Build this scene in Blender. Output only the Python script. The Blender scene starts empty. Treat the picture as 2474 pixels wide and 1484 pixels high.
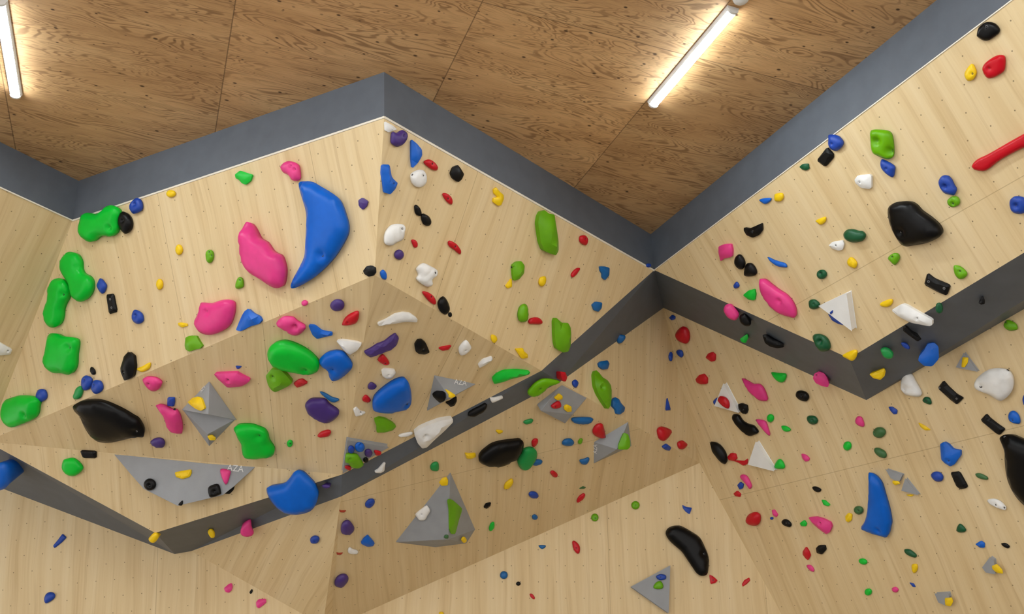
import bpy, math, random
from mathutils import Vector, Matrix
from mathutils.geometry import delaunay_2d_cdt
random.seed(7)
COL = bpy.context.scene.collection
# ------------------------------------------------------------------ measured data (metres / millimetres in the plane of each panel)
TUBE_STRENGTH, WORLD, EXPOSURE = 64.0, 1.22, 0.47
POLY = {
 'P1': [[-2.9189,5.5435,4.7],[-3.7668,6.6241,3.4941],[-5.9494,3.272,3.4941],[-5.1015,2.1915,4.7]],
 'P2': [[-2.9189,5.5435,4.7],[-0.7053,4.3746,4.7],[-0.7717,4.8113,3.938],[-3.7668,6.6241,3.4941]],
 'P3': [[-0.7053,4.3746,4.7],[1.0476,6.2931,4.7],[0.1958,5.9678,3.7921],[-0.7717,4.8113,3.938]],
 'P4': [[-3.7668,6.6241,3.4941],[-0.7717,4.8113,3.938],[-1.1347,6.2558,3.1613]],
 'P6': [[-0.7717,4.8113,3.938],[0.1958,5.9678,3.7921],[-1.1347,6.2558,3.1613]],
 'P5': [[-3.7668,6.6241,3.4941],[-1.1347,6.2558,3.1613],[-2.5298,6.8182,2.8816]],
 'P7': [[1.0476,6.2931,4.7],[3.7093,0.363,4.7],[3.9162,0.8239,4.0462],[2.0663,5.455,3.6846]],
 'Q1': [[-8.1409,7.4132,3.3873],[-4.1409,7.4132,3.3873],[-2.5909,7.4514,2.8401],[-2.4662,7.4499,2.8617],[-1.4173,7.4878,2.3197],[-1.4173,7.65,-0.0],[-8.1409,7.65,0.0]],
 'Q2a': [[-2.4662,7.4499,2.8617],[-1.1617,6.434,3.0544],[-1.4173,7.4878,2.3197]],
 'Q2c': [[-1.1617,6.434,3.0544],[0.3319,6.2217,3.8033],[1.5168,7.549,3.5792],[-1.3772,7.6152,2.317]],
 'Q2b': [[0.3319,6.2217,3.8033],[1.2221,7.0187,4.7176],[1.5168,7.549,3.5792]],
 'Q3': [[1.5168,7.549,3.5792],[3.1932,7.7366,-0.0],[-1.3772,7.7366,-0.0],[-1.3772,7.6152,2.317]],
 'Q4': [[1.2221,7.0187,4.7176],[2.3241,5.9533,3.5819],[4.3338,1.413,4.1702],[5.976,2.2451,0.0],[3.1932,7.7366,-0.0],[1.5168,7.549,3.5792]],
 'BL': [[-3.7668,6.6241,3.4941],[-2.5298,6.8182,2.8816],[-2.4662,7.4499,2.8617],[-2.5909,7.4514,2.8401],[-4.1409,7.4132,3.3873]],
 'BD': [[-2.5298,6.8182,2.8816],[-1.1347,6.2558,3.1613],[-1.1617,6.434,3.0544],[-2.4662,7.4499,2.8617]],
 'BE': [[-1.1347,6.2558,3.1613],[0.1958,5.9678,3.7921],[0.3319,6.2217,3.8033],[-1.1617,6.434,3.0544]],
 'BB': [[0.1958,5.9678,3.7921],[1.0476,6.2931,4.7],[1.2221,7.0187,4.7176],[0.3319,6.2217,3.8033]],
 'BR': [[1.0476,6.2931,4.7],[2.0663,5.455,3.6846],[2.3241,5.9533,3.5819],[1.2221,7.0187,4.7176]],
 'BRR': [[2.0663,5.455,3.6846],[3.9162,0.8239,4.0462],[4.3338,1.413,4.1702],[2.3241,5.9533,3.5819]],
 'Q2s': [[-1.1617,6.434,3.0544],[-1.3772,7.6152,2.317],[-1.4173,7.4878,2.3197]],
 'RET': [[-1.4173,7.4878,2.3197],[-1.3772,7.6152,2.317],[-1.3772,7.7366,-0.0],[-1.4173,7.65,-0.0]],
 'BLL': [[-5.9494,3.272,3.4941],[-3.7668,6.6241,3.4941],[-4.1409,7.4132,3.3873],[-8.1409,7.4132,3.3873]]}
FRAME = {
 'P1': [[-4.4341,4.4078,4.097],[0.65279,0.74636,0.12966],[-0.4991,0.5525,-0.66756],[0.56988,-0.37107,-0.73318]],
 'P2': [[-1.6457,4.9688,4.5131],[0.88463,-0.4663,-0.0],[0.19707,0.37386,-0.90631],[-0.42261,-0.80175,-0.42262]],
 'P3': [[-0.0584,5.3617,4.2825],[0.67454,0.73824,-0.0],[-0.30344,0.27726,-0.91162],[0.67299,-0.61493,-0.41103]],
 'P4': [[-1.8911,5.897,3.5311],[0.98148,-0.02594,-0.18982],[-0.07297,0.86548,-0.49559],[-0.17714,-0.50026,-0.84756]],
 'P5': [[-2.4771,6.566,3.179],[0.9807,-0.10342,-0.16594],[-0.06328,0.63513,-0.76981],[-0.18501,-0.76545,-0.61632]],
 'P6': [[-0.5702,5.6783,3.6305],[0.8489,0.52074,0.09058],[-0.41536,0.76321,-0.49496],[0.32688,-0.38255,-0.86418]],
 'P7': [[2.0456,4.1613,4.6349],[0.40949,-0.91231,-0.0],[0.45616,0.20475,-0.86603],[-0.79009,-0.35463,-0.5]],
 'Q1': [[-3.6643,7.4602,2.7145],[0.99576,-0.00642,0.09178],[0.09201,0.06946,-0.99333],[0.0,-0.99756,-0.06976]],
 'Q2a': [[-1.6817,7.1239,2.7453],[0.82881,0.16164,-0.53568],[-0.43388,0.79017,-0.43288],[-0.35331,-0.5912,-0.72502]],
 'Q2b': [[1.0236,6.9298,4.0334],[0.67744,0.73557,-0.00257],[-0.09317,0.08234,-0.99224],[0.72966,-0.67242,-0.12431]],
 'Q2c': [[-0.1725,6.955,3.1885],[0.93668,0.20027,0.28727],[-0.03546,0.87035,-0.49115],[0.34839,-0.44987,-0.82234]],
 'Q3': [[0.9749,7.5785,3.0165],[1.0,-0.0,-0.0],[0.0,0.05234,-0.99863],[0.0,-0.99863,-0.05234]],
 'Q4': [[2.8074,5.7307,2.8334],[0.46672,-0.88357,-0.03832],[0.341,0.21976,-0.91402],[-0.81602,-0.41352,-0.40386]],
 'BL': [[-3.0899,7.1534,3.1117],[0.22747,-0.97378,-0.0],[0.8743,0.20423,-0.44034],[-0.42879,-0.10016,-0.89783]],
 'BD': [[-1.8271,6.7406,3.0123],[0.26513,0.96421,-0.0],[-0.94775,0.2606,-0.18398],[0.17739,-0.04878,-0.98293]],
 'BE': [[-0.4358,6.2101,3.435],[0.83772,0.5461,-0.0],[-0.45752,0.70184,-0.54599],[0.29816,-0.45739,-0.83779]],
 'BB': [[0.6895,6.3775,4.2617],[0.21452,0.97672,-0.0],[-0.62798,0.13792,-0.76591],[0.74808,-0.1643,-0.64294]],
 'BR': [[1.6653,6.18,4.1714],[0.26096,0.96535,0.0],[0.73748,-0.19936,-0.64528],[-0.62292,0.16839,-0.76395]],
 'BRR': [[3.1513,3.4029,3.8078],[0.69193,-0.72197,-0.0],[0.70882,0.67933,-0.18996],[-0.13715,-0.13144,-0.98179]],
 'VA1': [[-2.0127,5.8475,3.5346],[0.73643,-0.67651,-0.0],[0.18031,0.19628,-0.96383],[-0.65204,-0.70979,-0.26653]],
 'VB1': [[-1.9502,6.1004,3.3999],[0.24924,0.96844,-0.0],[-0.91004,0.23421,-0.34203],[0.33123,-0.08525,-0.93969]],
 'VC1': [[-0.4831,5.8112,3.5699],[0.80104,-0.59861,-0.0],[0.46626,0.62393,-0.62715],[-0.37542,-0.50237,-0.7789]],
 'VC2': [[-0.3746,5.7836,3.6231],[0.7898,0.61336,-0.0],[-0.13695,0.17635,-0.97475],[0.59787,-0.76986,-0.22329]],
 'VD1': [[-0.9957,6.0826,3.2558],[0.76026,0.64962,-0.0],[-0.56139,0.657,-0.50318],[0.32688,-0.38255,-0.86418]],
 'VE1': [[0.3589,6.3335,3.7252],[0.74428,0.66787,-0.0],[-0.40856,0.45531,-0.79106],[0.52832,-0.58877,-0.61174]],
 'VF3': [[0.8524,6.9197,3.5974],[0.40844,0.91279,-0.0],[-0.41104,0.18392,-0.89287],[0.815,-0.36468,-0.45031]],
 'VG1': [[2.6651,5.2446,3.5692],[0.45203,-0.892,-0.0],[0.36025,0.18256,-0.91482],[-0.81602,-0.41352,-0.40386]],
 'VH2': [[-2.3137,6.4531,3.2054],[0.98518,-0.17152,-0.0],[0.04743,0.27241,-0.96101],[-0.16483,-0.94677,-0.27651]],
 'VI1': [[-0.5826,6.8775,2.9963],[0.9944,-0.10568,-0.0],[0.072,0.67749,-0.732],[-0.07736,-0.7279,-0.68131]],
 'VI2': [[-0.3911,6.9455,3.0403],[0.43139,0.90217,-0.0],[-0.38369,0.18347,-0.90505],[0.81651,-0.39043,-0.42529]],
 'VJ1': [[1.1103,7.5553,2.5991],[1.0,0.0,-0.0],[-0.0,0.05234,-0.99863],[0.0,-0.99863,-0.05234]],
 'VK1': [[2.4776,6.0612,3.1069],[0.45203,-0.892,-0.0],[0.36025,0.18256,-0.91482],[-0.81602,-0.41352,-0.40386]],
 'VL1': [[2.8811,5.8376,2.5131],[0.45203,-0.892,-0.0],[0.36025,0.18256,-0.91482],[-0.81602,-0.41352,-0.40386]],
 'VM1': [[2.7351,6.2492,2.3867],[0.45203,-0.892,-0.0],[0.36025,0.18256,-0.91482],[-0.81602,-0.41352,-0.40386]],
 'VT1': [[1.9621,5.2302,3.9087],[0.40949,-0.91231,-0.0],[0.45616,0.20475,-0.86603],[-0.79009,-0.35463,-0.5]],
 'VT2': [[1.6289,6.9285,3.9014],[0.45203,-0.892,-0.0],[0.36025,0.18256,-0.91482],[-0.81602,-0.41352,-0.40386]],
 'VB1_122': [[-1.98,6.0921,3.3659],[0.91625,0.40062,-0.0],[-0.19984,0.45704,-0.86671],[0.34722,-0.79412,-0.49882]],
 'BB_169': [[0.8155,6.6258,4.2895],[0.98867,0.15012,-0.0],[-0.07772,0.51188,-0.85553],[0.12843,-0.84584,-0.51775]],
 'VF3_185': [[0.836,6.8486,3.5528],[0.98808,0.15392,-0.0],[-0.05622,0.3609,-0.93091],[0.14329,-0.91982,-0.36525]],
 'BR_202': [[2.0746,6.0332,3.7544],[0.84664,-0.53216,-0.0],[0.2718,0.43242,-0.85973],[-0.45752,-0.72789,-0.51074]],
 'BR_208': [[1.4921,5.9459,4.2101],[0.88347,-0.46848,-0.0],[0.26831,0.50599,-0.81974],[-0.38404,-0.72422,-0.57273]],
 'BR_209': [[1.581,5.935,4.1453],[0.87743,-0.4797,-0.0],[0.2709,0.49551,-0.82528],[-0.39589,-0.72412,-0.56473]],
 'BR_210': [[1.656,6.2915,4.1526],[0.87961,-0.47569,-0.0],[0.26243,0.48526,-0.83406],[-0.39676,-0.73365,-0.55168]],
 'BR_211': [[1.7682,5.9865,4.004],[0.86616,-0.49976,-0.0],[0.27217,0.47172,-0.83869],[-0.41914,-0.72644,-0.54461]],
 'BRR_215': [[2.2729,5.0232,3.6765],[0.90056,-0.43473,-0.0],[0.24872,0.51524,-0.82016],[-0.35655,-0.73861,-0.57213]],
 'BRR_218': [[2.3393,4.7656,3.714],[0.8873,-0.46119,-0.0],[0.26935,0.51822,-0.81172],[-0.37436,-0.72025,-0.58404]],
 'BRR_219': [[2.519,4.6462,3.7049],[0.86919,-0.49447,-0.0],[0.28865,0.5074,-0.81193],[-0.40147,-0.70572,-0.58376]],
 'BRR_220': [[2.3068,5.1909,3.6616],[0.90333,-0.42894,-0.0],[0.24205,0.50975,-0.82557],[-0.35412,-0.74577,-0.56429]],
 'BRR_221': [[2.2277,5.2755,3.649],[0.91071,-0.41306,-0.0],[0.23192,0.51134,-0.82749],[-0.3418,-0.7536,-0.56148]],
 'BRR_222': [[2.2649,5.5334,3.6093],[0.91501,-0.40344,-0.0],[0.22135,0.50203,-0.83605],[-0.33729,-0.76499,-0.54866]],
 'BRR_223': [[2.4328,5.1921,3.607],[0.89517,-0.44573,-0.0],[0.24807,0.4982,-0.83082],[-0.37032,-0.74372,-0.55655]],
 'BD_249': [[-2.1786,6.9694,2.9045],[0.93728,0.34859,-0.0],[-0.15821,0.4254,-0.89107],[0.31061,-0.83518,-0.45387]],
 'BD_250': [[-1.9067,6.918,2.9236],[0.94819,0.31771,-0.0],[-0.14573,0.43492,-0.8886],[0.28232,-0.84256,-0.45868]]}
VOLUMES = [
 ["E","upper grey pyramid of a diamond pair, with a yellow scoop hold",[[-1.9286,5.7321,3.6363],[-2.1769,6.0001,3.53],[-1.7975,5.9913,3.4559],[-1.9325,5.8103,3.4376]],[[0,1,3],[0,3,2],[1,2,3],[0,2,1]],[[-1.9965,5.8107,3.5818],[-1.9608,5.7687,3.6064],[-0.652,-0.7098,-0.2665]]],
 ["E","lower grey pyramid of a diamond pair, with a yellow button hold",[[-2.1697,5.9935,3.5324],[-1.8014,5.9804,3.4632],[-2.043,6.2519,3.3534],[-2.0062,6.0688,3.383]],[[0,3,1],[0,2,3],[3,2,1],[0,1,2]],None],
 ["E","grey pyramid volume with two black holds and a yellow ribbed one",[[-0.4929,5.6815,3.6583],[-0.559,5.9625,3.5089],[-0.2337,5.8799,3.6685],[-0.3972,5.7894,3.5426]],[[0,1,3],[0,3,2],[1,2,3],[0,2,1]],[[-0.3717,5.7793,3.6325],[-0.2947,5.8365,3.6413],[0.5979,-0.7699,-0.2233]]],
 ["E","small grey volume crowded with holds beside the grey band",[[-1.0534,5.9314,3.3009],[-1.1171,6.1993,3.1583],[-0.8168,6.117,3.3083],[-1.0632,5.9429,3.3269],[-1.1269,6.2107,3.1842],[-0.8266,6.1285,3.3342]],[[0,1,2],[0,1,4,3],[1,2,5,4],[2,0,3,5],[5,4,3]],None],
 ["E","grey cube-like volume with two yellow holds and a red one",[[0.3468,6.2524,3.7929],[0.5326,6.4491,3.7639],[0.4284,6.476,3.6481],[0.1973,6.2989,3.6189],[0.38,6.5666,3.6107],[0.1729,6.3304,3.6765],[0.373,6.5756,3.6271]],[[0,3,2,1],[3,4,2],[2,4,1],[0,5,3],[3,5,6,4],[4,6,1],[0,1,6,5]],None],
 ["E","grey volume with a lime wedge on one side and a red heart-shaped hold on top",[[0.8656,6.8197,3.7023],[0.6095,6.8761,3.5629],[0.6189,7.0849,3.4527],[0.913,7.0696,3.5857],[0.7786,6.8697,3.5043]],[[0,1,4],[1,2,4],[0,4,3],[4,2,3],[0,3,2,1]],[[0.6368,6.9755,3.4986],[0.6344,6.888,3.5442],[-0.3098,-0.4329,-0.8465]]],
 ["E","small grey triangle volume left of the white scallop shell",[[2.6527,5.2162,3.6232],[2.6357,5.3011,3.5707],[2.7068,5.2165,3.5136],[2.669,5.2245,3.6313],[2.652,5.3094,3.5788],[2.7232,5.2248,3.5216]],[[0,1,2],[0,1,4,3],[1,2,5,4],[2,0,3,5],[5,4,3]],None],
 ["E","wide grey boat-shaped volume with black rings and a yellow half-moon",[[-2.7818,6.4899,3.3649],[-1.7388,6.3411,3.2367],[-2.562,6.4579,3.3371],[-2.0899,6.3942,3.2736],[-2.6442,6.5053,3.2236],[-2.5436,6.5167,3.1249],[-2.2892,6.5072,3.0055],[-1.9673,6.4344,3.063],[-1.887,6.4042,3.1184],[-2.635,6.5435,3.2543],[-2.5282,6.5805,3.1763],[-2.2675,6.5969,3.0777],[-1.9529,6.494,3.111],[-1.8774,6.444,3.1505]],[[0,4,2],[2,4,5,6,7,8,3],[3,8,1],[0,9,4],[4,9,10,5],[5,10,11,6],[6,11,12,7],[7,12,13,8],[8,13,1],[0,2,3,1,13,12,11,10,9]],[[-1.9438,6.3809,3.2212],[-1.825,6.3648,3.2056],[-0.1648,-0.9468,-0.2765]]],
 ["E","largest grey pyramid volume, carrying a white rock and a tall lime hold",[[-0.4341,6.6079,3.2675],[-0.8515,7.038,2.8554],[-0.5742,7.2513,2.8562],[-0.345,7.3441,2.9026],[-0.2769,7.242,2.9872],[-0.4621,6.9866,2.8661]],[[0,1,5],[0,5,4],[5,3,4],[1,2,5],[2,3,5],[0,4,3,2,1]],None],
 ["E","grey triangle volume on the pale wall with a blue and a lime hold",[[1.2221,7.5466,2.7648],[0.9189,7.5547,2.6109],[1.19,7.5646,2.4216],[1.2221,7.5916,2.7672],[0.9189,7.5996,2.6132],[1.19,7.6095,2.424]],[[0,1,2],[0,1,4,3],[1,2,5,4],[2,0,3,5],[5,4,3]],None],
 ["E","small grey triangle volume next to the blue sail-shaped hold",[[2.4371,6.0961,3.1529],[2.5022,6.0198,3.0997],[2.4935,6.0676,3.0683],[2.4603,6.1013,3.1009],[2.4551,6.1052,3.1618],[2.5201,6.0289,3.1086],[2.5114,6.0767,3.0771],[2.4782,6.1104,3.1098]],[[0,1,2,3],[0,1,5,4],[1,2,6,5],[2,3,7,6],[3,0,4,7],[7,6,5,4]],None],
 ["E","small bare grey triangle with a yellow sliver below it",[[2.5183,6.0152,3.0717],[2.5115,6.0847,3.0144],[2.5753,6.0032,2.9689],[2.5363,6.0243,3.0806],[2.5294,6.0938,3.0233],[2.5932,6.0123,2.9778]],[[0,1,2],[0,1,4,3],[1,2,5,4],[2,0,3,5],[5,4,3]],None],
 ["E","small grey volume with a yellow fan hold near the picture edge",[[2.8679,5.8293,2.5482],[2.8804,5.8204,2.5322],[2.895,5.8631,2.459],[2.8641,5.908,2.4753],[2.8501,5.9093,2.5023],[2.8883,5.8396,2.5583],[2.9008,5.8307,2.5423],[2.9154,5.8735,2.4691],[2.8845,5.9184,2.4854],[2.8705,5.9196,2.5124]],[[0,1,2,3,4],[0,1,6,5],[1,2,7,6],[2,3,8,7],[3,4,9,8],[4,0,5,9],[9,8,7,6,5]],None],
 ["E","lowest small grey volume, with a yellow cube hold",[[2.7025,6.302,2.3985],[2.7482,6.2184,2.3916],[2.7544,6.2272,2.3701],[2.749,6.2808,2.3262],[2.7209,6.314,2.349],[2.7229,6.3124,2.4086],[2.7686,6.2288,2.4017],[2.7748,6.2376,2.3802],[2.7694,6.2912,2.3362],[2.7413,6.3244,2.3591]],[[0,1,2,3,4],[0,1,6,5],[1,2,7,6],[2,3,8,7],[3,4,9,8],[4,0,5,9],[9,8,7,6,5]],None],
 ["W","big white triangle volume above the grey band",[[1.9775,5.1162,3.9653],[1.8804,5.3196,3.9745],[2.0285,5.2548,3.7863],[2.017,5.1339,3.9903],[1.9199,5.3373,3.9995],[2.068,5.2726,3.8113]],[[0,1,2],[0,1,4,3],[1,2,5,4],[2,0,3,5],[5,4,3]],None],
 ["W","upper small white triangle volume with a red oval hold on it",[[1.6099,6.8581,4.012],[1.5698,7.0467,3.8998],[1.707,6.8808,3.7924],[1.6385,6.8725,4.0261],[1.5984,7.0612,3.914],[1.7356,6.8953,3.8066]],[[0,1,2],[0,1,4,3],[1,2,5,4],[2,0,3,5],[5,4,3]],None],
 ["W","lower small white triangle volume between red flake and green cone",[[1.8161,6.888,3.5648],[1.788,7.0642,3.4409],[1.9242,6.8875,3.3468],[1.8446,6.9025,3.5789],[1.8166,7.0787,3.4551],[1.9527,6.902,3.3609]],[[0,1,2],[0,1,4,3],[1,2,5,4],[2,0,3,5],[5,4,3]],None]]
TOP = [[-5.1146,2.1846,5.0],[-2.932,5.5366,5.0],[-0.7224,4.3719,5.0],[1.039,6.2945,5.0],[3.7007,0.3645,5.0]]
BOT = [[-5.1015,2.1915,4.7],[-2.9189,5.5435,4.7],[-0.7053,4.3746,4.7],[1.0476,6.2931,4.7],[3.7093,0.363,4.7]]
HOLDS = [
 ["G","P2","s",74,[-1125,-115],[-148,-64,-130,-95,-81,-96,-19,-72,30,-77,83,-96,139,-93,187,-61,190,-19,166,16,150,60,119,90,69,99,17,81,-40,78,-82,93,-121,91,-162,64,-186,24,-180,-23],[101,48],"bright green two-lobed hold tucked into the corner under the grey band","l",0],
 ["K","P2","d",48,[-918,-76],[7,-73,45,-44,60,7,41,50,1,71,-24,62,-51,22,-51,-32,-28,-64],[8,-13],"black oval hold touching the two-lobed green hold's side","m",0],
 ["N","P2","d",38,[-802,-162],[16,-45,45,-31,54,5,37,41,-26,48,-49,27,-54,-11,-23,-34],[1,-11],"navy pocketed hold just above the black oval, touching the grey band","m",0],
 ["Y","P2","d",21,[-503,-166],[36,9,26,20,6,24,-17,19,-33,6,-37,-9,-26,-20,-6,-24,17,-18,33,-6],[],"round yellow nub just below the grey band, beside the navy pocketed hold","s",0],
 ["G","P2","s",73,[-1424,169],[-93,-145,-46,-170,3,-166,45,-139,62,-91,54,-43,69,-6,111,21,134,63,120,116,75,156,21,173,-26,164,-57,133,-65,86,-71,35,-98,-12,-119,-66,-118,-108],[],"large green peanut-shaped hold, the upper one leaning to the right","l",0],
 ["G","P2","s",72,[-1659,300],[-21,-126,18,-153,78,-152,127,-127,147,-78,128,-18,82,22,50,58,32,104,-3,147,-57,161,-109,142,-134,102,-134,44,-96,2,-62,-42,-46,-88],[107,-36],"large green peanut-shaped hold, the lower one with a dark bolt hole","l",0],
 ["N","P2","d",30,[-1231,279],[-1,-57,26,-31,41,3,12,39,-9,45,-31,19,-39,-17],[],"slim navy spindle hold above the black brick, right of the green peanuts","m",0],
 ["K","P2","w",25,[-1177,402],[-31,-66,35,-60,35,62,-38,65],[14,-26,12,28],"upright black brick hold below the slim navy spindle","m",0],
 ["Y","P2","d",23,[-736,364],[26,5,16,24,0,34,-16,31,-26,16,-26,-5,-16,-24,0,-34,16,-31,26,-16],[],"small yellow oval hold, lower of two, between navy spindle and lime nub","s",0],
 ["G","P2","f",33,[78,-120],[-55,-33,-11,-47,31,-23,74,0,50,32,10,45,-14,31,-32,5,-53,-10],[],"small ragged bright green hold just under the sloping grey band","m",0],
 ["P","P2","d",42,[438,-69],[-70,-45,-29,-62,15,-53,51,-29,58,4,49,57,24,66,-10,51,-26,19,-61,-8],[35,0,13,-26],"pink boot-shaped hold directly above the tip of the big blue crescent","m",0],
 ["B","P2","s",85,[538,323],[-53,-304,-6,-306,49,-287,93,-252,160,-196,194,-158,209,-113,218,-51,221,3,204,53,152,107,81,164,5,208,-79,245,-159,268,-230,277,-250,265,-226,227,-167,171,-115,115,-94,59,-69,-21,-46,-101,-42,-155,-50,-218],[26,136],"huge blue crescent hold, the biggest on the bright face","l",0],
 ["P","P2","s",105,[126,366],[-102,-179,-60,-218,-36,-201,-18,-160,1,-111,44,-77,74,-20,99,4,132,26,144,75,143,124,121,182,95,210,50,204,9,177,-49,128,-110,81,-135,35,-144,-24,-135,-104,-124,-152],[],"large pink tooth-shaped hold left of the huge blue crescent","l",0],
 ["L","P2","d",26,[-291,281],[-24,-29,5,-42,31,-27,28,8,6,36,-15,38,-31,15],[11,-25,21,-3],"small lime studded hold, the upper one left of the large pink tooth","m",0],
 ["L","P2","d",24,[-104,487],[-3,-33,22,-34,32,-10,22,26,-11,32,-33,22,-29,-3],[15,-17],"small lime studded hold, the lower one near the foot of the large pink tooth","m",0],
 ["Y","P2","d",23,[-524,187],[27,6,17,24,0,33,-16,29,-26,14,-27,-6,-17,-24,0,-33,16,-29,26,-14],[],"small yellow oval hold, upper of two, left of the upper lime studded hold","s",0],
 ["P","P2","d",15,[340,695],[22,-5,22,5,13,14,0,17,-14,14,-22,5,-22,-5,-13,-14,1,-17,14,-14],[],"tiny pink dot hold on the face's lower edge below the blue crescent","s",0],
 ["V","P2","f",23,[868,228],[-25,-25,5,-33,37,-4,21,21,-9,35,-29,6],[],"small purple hold between the huge blue crescent and the nose edge","m",0],
 ["B","P3","f",39,[-1012,-146],[-75,-61,-30,-79,8,-25,27,-15,61,-7,60,27,40,70,-2,78,-30,28,-60,-15],[32,12],"blue boot-shaped hold against the nose edge left of a round white hold","m",0],
 ["B","P3","f",33,[-894,-354],[-65,-62,-18,-55,26,-39,42,-9,31,41,6,86,-22,38],[],"blue fin hold with a sharp tip below, above the round white hold","m",0],
 ["R","P3","d",23,[-767,-341],[-59,3,-29,-23,16,-23,47,-8,48,13,15,22,-37,16],[-2,-6],"red wedge hold between the blue fin and the black nugget under the band","m",0],
 ["W","P3","r",37,[-822,-233],[-61,-2,-30,-41,12,-55,44,-34,55,7,29,41,-7,50,-42,34],[12,-24,-51,0],"round white bolted hold under the tip of the blue fin","m",0],
 ["K","P3","f",35,[-574,-371],[-48,19,-44,-22,-17,-47,9,-38,49,-16,46,19,27,45,-22,40],[],"black nugget hold close under the grey band, right of the red wedge","m",0],
 ["R","P3","d",19,[-573,-211],[-53,-8,-26,-23,15,-17,37,4,34,25,-8,19],[-8,2],"small red wedge hold alone below the black nugget","m",0],
 ["K","P3","d",18,[-752,-64],[-35,-17,-19,-27,14,-14,32,11,19,25,-11,21],[],"smaller and upper of two black teardrops touching corner to corner","m",0],
 ["K","P3","d",24,[-681,-37],[-41,-15,-27,-26,14,-24,42,-3,38,23,2,33,-28,12],[],"larger and lower of two black teardrops touching corner to corner","m",0],
 ["Y","P3","f",27,[-220,-367],[-51,-29,-36,-48,3,-34,39,-28,53,-6,49,37,26,50,-22,45,-29,20,4,0,-36,-7],[],"yellow forked hold under the grey band on the nose's right face","m",0],
 ["W","P3","r",45,[-857,121],[-62,34,-60,-7,-38,-46,8,-67,42,-68,58,-30,62,7,28,38,2,66,-41,73],[26,-45],"white rock-textured hold by the nose edge above the purple dome","m",0],
 ["R","P3","d",14,[-696,118],[-33,-10,-5,-19,17,-7,21,14,0,22],[],"tiny red berry hold just right of the white rock by the nose edge","s",0],
 ["V","P3","d",24,[-780,216],[31,-11,32,7,20,23,1,29,-18,25,-31,11,-31,-7,-20,-23,-2,-29,18,-25],[],"purple dome hold below the white rock by the nose edge","s",0],
 ["R","P3","d",20,[-417,36],[-58,-13,-41,-24,12,-20,57,4,59,27,11,17,-40,9],[0,-3],"red slanting wedge hold level with the white rock by the nose edge","m",0],
 ["W","P3","r",45,[-553,264],[-84,-16,-57,-58,-1,-61,60,-54,69,-24,49,8,62,36,34,59,-17,56,-59,42,-56,12],[44,-32],"white two-part rock hold low on the nose's right face","m",0],
 ["K","P2","f",27,[827,607],[-44,-10,-15,-31,17,-30,41,-13,36,16,17,30,-14,29,-38,9],[],"black knob hold at the foot of the nose edge","m",0],
 ["B","P3","d",17,[-833,357],[-29,-5,-18,-25,8,-18,24,5,21,22,-6,21],[],"small blue oval hold at the foot of the nose edge","s",0],
 ["R","P3","d",20,[-468,377],[-72,-17,-31,-27,19,-18,49,5,50,25,17,25,-33,6],[0,-9],"red wedge hold touching the big black teardrop at the face's lower edge","m",0],
 ["K","P3","d",33,[-352,389],[-53,-5,-38,-49,-1,-42,39,-9,48,22,25,47,-19,36],[],"black teardrop hold on the lower edge, below the two-part white rock","m",0],
 ["Y","P3","f",17,[100,103],[-27,17,1,-48,30,5,-4,27],[],"yellow spike hold left of the lime egg on the nose's right face","m",0],
 ["K","P3","d",11,[-281,423],[14,-4,15,5,10,13,2,15,-7,12,-14,4,-15,-5,-10,-12,-2,-15,7,-12],[],"tiny dark dot hold just under the black teardrop on the lower edge","s",0],
 ["V","P4","d",32,[827,-976],[43,-9,34,18,12,37,-15,43,-35,32,-43,9,-33,-18,-12,-37,15,-42,35,-32],[],"purple dome hold at the top of the shaded overhang near its peak","m",0],
 ["L","P3","f",81,[257,-322],[-112,-92,-90,-111,-46,-104,6,-117,31,-84,70,-33,115,29,141,85,131,121,72,128,14,127,-33,91,-74,35,-109,-15,-118,-61],[],"tall lime slab hold under the grey band","m",0],
 ["R","P3","d",26,[620,-391],[-44,-13,-4,-35,37,-21,39,20,4,29,-33,20],[3,-10],"small red round hold right of the tall lime slab","s",0],
 ["L","P3","f",43,[125,-5],[-60,-13,-35,-46,1,-62,42,-45,56,3,32,50,-6,74,-31,40],[-50,-2],"lime egg-shaped hold below and left of the tall lime slab","m",0],
 ["R","P3","d",19,[640,-167],[21,-40,32,-29,7,24,-18,43,-34,24,-9,-22],[],"thin red sliver hold between the yellow nub and a blue tooth","s",0],
 ["T","P3","f",32,[908,-260],[-61,-23,-15,-39,40,-47,59,4,32,48,-1,40,-14,14,-41,4],[],"blue tooth hold right of the thin red sliver","m",0],
 ["Y","P3","d",24,[369,-12],[-28,21,-29,-15,3,-36,27,-23,27,17,0,37],[],"yellow nub hold right of the lime egg on the nose's right face","s",0],
 ["N","P3","d",15,[1350,-465],[28,-10,27,0,15,10,-2,16,-19,16,-28,10,-26,0,-15,-10,2,-16,19,-16],[],"tiny navy nub hold in the corner where the grey bands meet","s",0],
 ["T","P3","f",30,[946,-20],[-56,6,-30,-27,34,-41,47,-3,26,31,-20,34],[],"small blue chunk hold below the blue tooth, next to the grey band","s",0],
 ["L","P3","d",39,[285,234],[-43,-28,-25,-55,10,-55,39,-18,54,20,45,44,-3,60,-33,32,-43,0],[],"lime upright block hold left of the dark red bean","m",0],
 ["R","P3","d",25,[415,252],[-59,15,-45,-10,7,-31,51,-26,67,-9,45,7,-19,25,-46,29],[],"dark red bean hold right of the lime upright block","m",0],
 ["L","P3","f",69,[680,264],[-115,-64,-112,-90,-39,-72,13,-90,50,-70,75,-33,106,46,102,88,56,109,-12,102,-44,68,-80,6],[],"lime notched hold at the face's lower corner by the grey band","m",0],
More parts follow.
